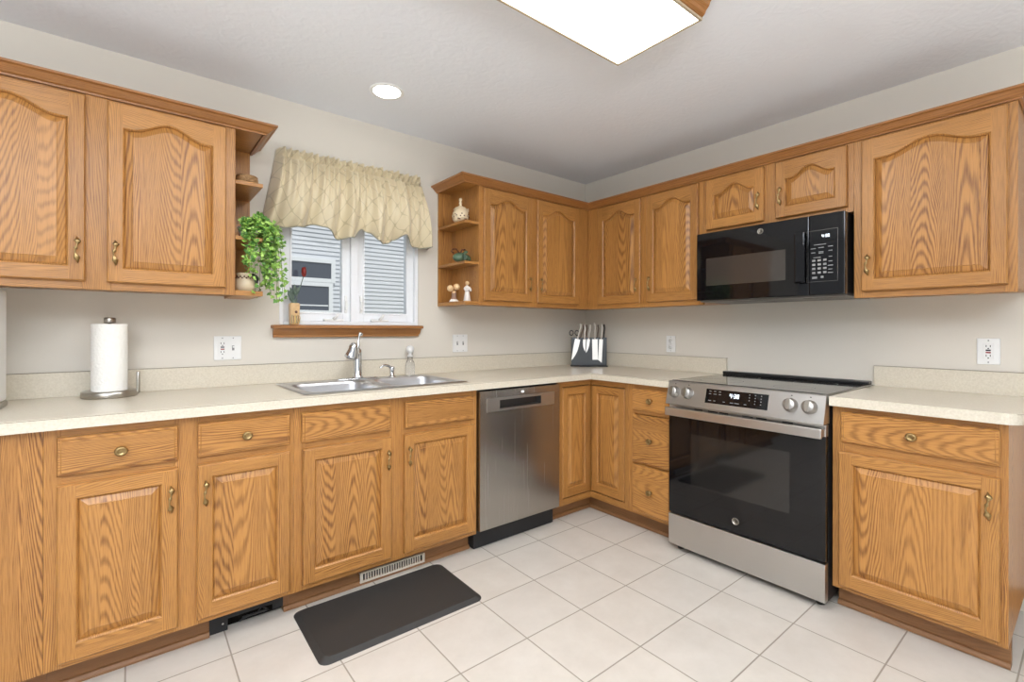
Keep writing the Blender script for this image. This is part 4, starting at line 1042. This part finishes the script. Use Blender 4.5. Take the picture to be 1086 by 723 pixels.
# knife holder
root = thing('knife_holder', 'dark grey magnetic knife holder standing across the counter corner', 'knife holder', (-.217, -.238, CT+.0003), math.radians(-45+2))
KW = .134
MB().box(-KW, KW, -.016, .016, .008, .220, SLATE, bev=.002).build('board', root)
MB().box(-KW-.006, KW+.004, -.048, .045, 0, .008, BLACKM, bev=.002).build('foot_plate', root)
KR = root.rotation_euler.z; KM = Matrix.Translation(root.location) @ Matrix.Rotation(KR, 4, 'Z')
def knife(px, bl, bw, tip, hh, tilt, label, side=-1, shape='chef', hmat=KHAND):
    """px: x along board; blade hangs down from the board's top edge"""
    y = side*.0178
    root = bpy.data.objects.new('kitchen_knife', None); C.objects.link(root); root.location = KM @ Vector((px*1.05, y, .208)); root.rotation_euler = (0, tilt, KR)
    tag(root, label, 'knife', 'knives on the magnetic holder')
    z0 = -bl*1.08; bw *= 1.08; hh *= 1.05
    if shape == 'cleaver': prof = [(-bw/2, 0), (-bw/2, z0), (bw/2, z0), (bw/2, 0)]
    elif shape == 'bread': prof = [(-bw/2, 0), (-bw/2, z0+.02), (bw/2, z0), (bw/2, 0)]
    else:
        prof = [(bw/2, 0), (-bw/2, 0)]
        for k in range(1, 9):
            t = k/8; prof.append((-bw/2+bw*.9*max(0, (t-.25)/.75)**2.2 if tip > 0 else -bw/2+bw*.12*t, z0*t))
        if tip < 0: prof = [(bw/2, 0), (-bw/2, 0), (-bw/2-.0, z0*.3)]+[(-bw/2+bw*.15*t_, z0*(.3+.7*t_)) for t_ in (.5, 1)]+[(bw/2-bw*.75*(t_**2), z0*(.3+.7*t_)) for t_ in (.9, .7, .5, .3, 0)]
    mb = MB(); mb.prism([(a, c) for a, c in prof], -.0012, .0012, 'y', BLADE); mb.build('blade', root)
    mb = MB(); mb.tube([(0, 0, -.004), (0, 0, .008), (0, 0, hh*.4), (.002, 0, hh*.75), (-.004, 0, hh)], [.009, .0085, .0105, .0095, .011], hmat, 10, flat=.62)
    mb.build('handle', root)
    return root
knife(-.083, .155, .036, -1, .115, math.radians(12), 'large curved chef knife, leftmost on the front of the dark knife holder')
knife(-.034, .088, .020, 1, .105, math.radians(2), 'small paring knife second from left on the front of the knife holder')
knife(-.004, .098, .020, -1, .105, math.radians(7), 'slim utility knife third from left on the front of the knife holder')
knife(.041, .145, .038, 0, .118, math.radians(-1), 'square-ended cleaver with a steel handle on the knife holder', shape='cleaver')
knife(.086, .165, .026, 0, .112, math.radians(3), 'long slanted-tip slicing knife at the right on the knife holder', shape='bread')
knife(-.062, .12, .03, 1, .112, math.radians(14), 'steel-handled knife on the rear of the holder behind the chef knife', side=1, hmat=KDARK)
knife(-.018, .12, .02, 1, .105, math.radians(3), 'steel-handled knife on the rear of the holder behind the paring knives', side=1, hmat=KDARK)
knife(.064, .12, .02, 1, .105, math.radians(4), 'steel-handled knife on the rear of the holder behind the cleaver', side=1, hmat=KDARK)
knife(.108, .12, .024, 1, .108, math.radians(3), 'black-handled knife at the right end of the knife holder', side=1, hmat=BLACKP)
root = thing('scissors', 'kitchen scissors with dark loop handles at the left end of the knife holder', 'scissors', KM @ Vector((-.112, .0185, .205)), KR)
mb = MB(); mb.prism([(-.008, -.10), (.004, .02), (.010, .02), (.002, -.10)], -.001, .001, 'y', BLADE); mb.build('blade', root)
mb = MB(); mb.prism([(.008, -.10), (-.004, .02), (-.010, .02), (-.002, -.10)], .0015, .0033, 'y', BLADE); mb.build('blade', root)
for s in (-1, 1):
    pts = [(s*.021+.0145*math.cos(a), 0, .050+.019*math.sin(a)) for a in [2*PI*k/16 for k in range(17)]]
    MB().tube(pts, .0035, BLACKP, 8).tube([(s*.003, 0, .012), (s*.010, 0, .034)], .004, BLADE, 8).build('handle_loop', root)

# ------------------------------------------------------------------ outlets and switches
def plate(loc, rot, w, h, gangs, label, kind):
    root = thing(kind, label, 'switch' if 'switch' in kind else 'outlet', loc, rot)
    MB().box(-w/2, w/2, -.0005, -.006, -h/2, h/2, WHITE, bev=.0025).build('cover_plate', root)
    for i, g in enumerate(gangs):
        x = (i-(len(gangs)-1)/2)*.046
        if g in 'dg':
            o = MB()
            if g == 'g':
                o.box(x-.017, x+.017, -.006, -.0085, -.034, .034, WHITE, bev=.001)
                o.box(x-.008, x+.008, -.0085, -.0105, .002, .008, BLACKP, bev=.0005); o.box(x-.008, x+.008, -.0085, -.0105, -.008, -.002, REDP, bev=.0005)
            else:
                for zz in (-.020, .020): o.lathe([(.0165, 0), (.0165, .0025), (.001, .0025)], WHITE, (x, -.006, zz), 24, mtx=MF)
            yy = -.0086
            for zz in (-.021, .021):
                for s in (-1, 1): o.box(x+s*.0065-.0012, x+s*.0065+.0012, yy-.0003, yy+.0001, zz-.002, zz+.007, BLACKM)
                o.lathe([(.0026, 0), (.0026, .0004)], BLACKM, (x, yy, zz-.008), 10, mtx=MF)
            o.build('receptacle', root)
        else:
            o = MB(); o.box(x-.005, x+.005, -.006, -.0075, -.012, .012, PRINT, bev=.0005); o.box(x-.0035, x+.0035, -.0075, -.018, .001, .009, WHITE, bev=.001); o.build('toggle', root)
        for zz in (-h/2+.010, h/2-.010): MB().lathe([(.0028, 0), (.0024, .001)], PRINT, (x, -.006, zz), 10, mtx=MF).build('screw', root)
plate((-2.588, 0, 1.102), 0, .118, .118, 'gt', 'white two-gang plate with outlet and toggle switch, left of the window sill', 'outlet_plate')
plate((-1.2345, 0, 1.103), 0, .116, .118, 'tt', 'white two-gang light switch plate right of the sink', 'switch_plate')
plate((0, -.810, 1.096), WB, .072, .116, 'd', 'single white duplex outlet on the right wall left of the range', 'outlet_plate')
plate((0, -2.394, 1.103), WB, .074, .116, 'g', 'white outlet with red and black buttons at the far right above the counter', 'outlet_plate')

# ------------------------------------------------------------------ floor mat, vents
mb = MB(); n = 6; poly = []; mw, md, rad = .350, .203, .035
for (cx_, cy_, a0) in ((mw-rad, md-rad, 0), (-mw+rad, md-rad, PI/2), (-mw+rad, -md+rad, PI), (mw-rad, -md+rad, 1.5*PI)):
    for k in range(n+1): a = a0+PI/2*k/n; poly.append((cx_+rad*math.cos(a), cy_+rad*math.sin(a)))
N = len(poly)
def ringz(ins, z): return [(x*(1-ins/mw), y*(1-ins/md), z) for x, y in poly]
vs = ringz(0, 0)+ringz(0, .003)+ringz(.018, .014)+ringz(.022, .015)
fs = [[r_*N+i, r_*N+(i+1) % N, (r_+1)*N+(i+1) % N, (r_+1)*N+i] for r_ in range(3) for i in range(N)]+[[3*N+i for i in range(N)], [i for i in range(N)][::-1]]
mb.add(vs, fs, RUBBER); o = mb.build('kitchen_mat'); o.location = (-2.085, -.788, .0003); o.rotation_euler = (0, 0, math.radians(-.6))
tag(o, 'black cushioned rectangular mat on the tile floor in front of the sink cabinet', 'mat')
root = thing('vent_register', 'long almond slotted vent register in the toe kick below the sink cabinet', 'vent', (-1.960, -.5305, .034))
mb = MB(); L = .168; hh = .0245
mb.box(-L, L, -.0165, -.019, hh-.006, hh, ALMOND, bev=.0008); mb.box(-L, L, -.0165, -.019, -hh+.002, -hh+.012, ALMOND, bev=.0008)
mb.box(-L, -L+.014, -.0165, -.019, -hh+.012, hh-.006, ALMOND); mb.box(L-.014, L, -.0165, -.019, -hh+.012, hh-.006, ALMOND)
mb.box(-L, L, 0, -.0165, hh-.006, hh-.003, ALMOND); mb.box(-L, L, 0, -.0165, -hh+.004, -hh+.006, ALMOND)
mb.build('frame', root)
MB().box(-L+.004, L-.004, -.0012, -.003, -hh+.006, hh-.006, DARKIN).build('duct_shade', root)  # black sheet paints the shade behind the slats
mb = MB(); ns = 24
for k in range(1, ns): x = -L+.014+(2*L-.028)*k/ns; mb.box(x-.0025, x+.0025, -.012, -.018, -hh+.012, hh-.006, ALMOND)
mb.build('slats', root)
root = thing('toe_kick_vent', 'broken dark metal vent opening in the toe kick left of the black mat', 'vent', (-2.589, -.5305, 0))
mb = MB(); L = .1325
mb.box(-L, L, -.0005, -.004, .045, .0998, BLACKM); mb.box(-L, -L+.062, -.0005, -.004, 0.001, .045, BLACKM); mb.box(L-.040, L, -.0005, -.004, .022, .045, BLACKM)
mb.build('plate', root)
MB().box(-L, L, .028, .030, .001, .0995, DARKIN).build('duct_shade', root)  # black sheet paints the shade inside the opening
mb = MB(); mb.box(-.02, .07, -.004, -.009, .026, .036, BLACKP, bev=.002, rot=None); mb.tube([(.035, -.006, .03), (.05, -.008, .05), (.075, -.006, .032)], .003, BLACKP, 6); mb.tube([(-.03, -.006, .02), (0, -.008, .034), (.03, -.006, .028)], .003, BLACKP, 6)
mb.build('damper_lever', root)
MB().lathe([(.004, 0), (.003, .002)], NICKEL, (-L+.045, -.004, .030), 10, mtx=MF).build('screw', root)

# ------------------------------------------------------------------ ceiling lights
root = thing('ceiling_light', 'large oak-trimmed fluorescent ceiling light with a glowing white diffuser', 'ceiling light', (-1.98, -1.622, CH))
L2, WD = .61, .188; zb = -.098
MB().box(-L2+.01, L2-.01, -WD+.004, WD-.004, zb+.003, -.001, plain('fixture_white', lin(225, 222, 214), .5)).build('housing', root)
MB().box(-L2+.006, L2-.006, -WD+.008, WD-.008, zb-.002, zb+.0025, DIFF).build('diffuser', root)
TRIMB = plain('beige_edge_trim', lin(188, 172, 146), .5)
for a in (-L2-.004, L2-.006): MB().box(a, a+.010, -WD-.002, WD+.002, zb-.005, -.001, TRIMB).build('end_trim', root)
for s in (-1, 1): MB().box(-L2+.006, L2-.006, s*(WD-.008), s*(WD+.002), zb-.005, zb+.003, TRIMB).build('side_trim', root)
for s in (-1, 1):
    pr = [(s*WD, zb+.004), (s*(WD+.006), zb+.004), (s*(WD+.014), zb+.010), (s*(WD+.018), zb+.020), (s*(WD+.030), zb+.030), (s*(WD+.034), zb+.042), (s*(WD+.050), zb+.060), (s*(WD+.056), zb+.078), (s*(WD+.060), -.0005), (s*WD, -.0005)]
    MB().prism(pr, -L2, L2, 'x', OAKT, 'x').build('oak_rail', root)
def can(x, y, label):
    root = thing('recessed_light', label, 'ceiling light', (x, y, CH), 0, 'recessed ceiling lights')
    MB().lathe([(.066, -.0015), (.070, -.005), (.084, -.0035), (.086, -.0005)], WHITE, (0, 0, 0), 40, cap=False).build('trim_ring', root)
    MB().lathe([(.001, -.003), (.067, -.003), (.067, -.001), (.001, -.001)], CANL, (0, 0, 0), 40, cap=False).build('lens', root)
can(-1.945, -.424, 'round recessed ceiling light glowing above the window')

# ------------------------------------------------------------------ neighbour's house outside
HXN, HYN = 1.6, 9.0
root = thing('neighbor_house', 'neighboring house with pale lap siding and a white double window, seen through the window', 'house', (HXN, HYN, -.6))
sd = MB(); z = 0; prof = []
lap = .102
k = 0
while z < 6.5: prof += [(-.022, z), (-.001, z+lap-.002)]; z += lap
prof += [(.2, z), (.2, 0)]
sd.prism(prof, -7, 7, 'x', SIDING); sd.build('siding', root)
for (a, b, c, d) in ((-2.40, -.81, 3.00, 3.37), (-2.40, -.865, 2.24, 2.81)):
    f_ = MB(); fr(f_, a-.10, b+.11, c-.10, d+.10, -.075, -.023, .10, WVINYL); w_ = f_.build('window_frame', root)
    MB().box(a-.012, b+.022, -.050, -.030, c-.012, d+.012, EXTGL).build('pane', w_)
    if c < 2.9: MB().box(a, b, -.060, -.051, c+.10, c+.13, WVINYL).build('meeting_rail', w_)
MB().box(-8, 8, -2.7, 2, -.55, -.005, plain('grass_ground', lin(96, 110, 70), .9, noise=.3)).build('ground', root)
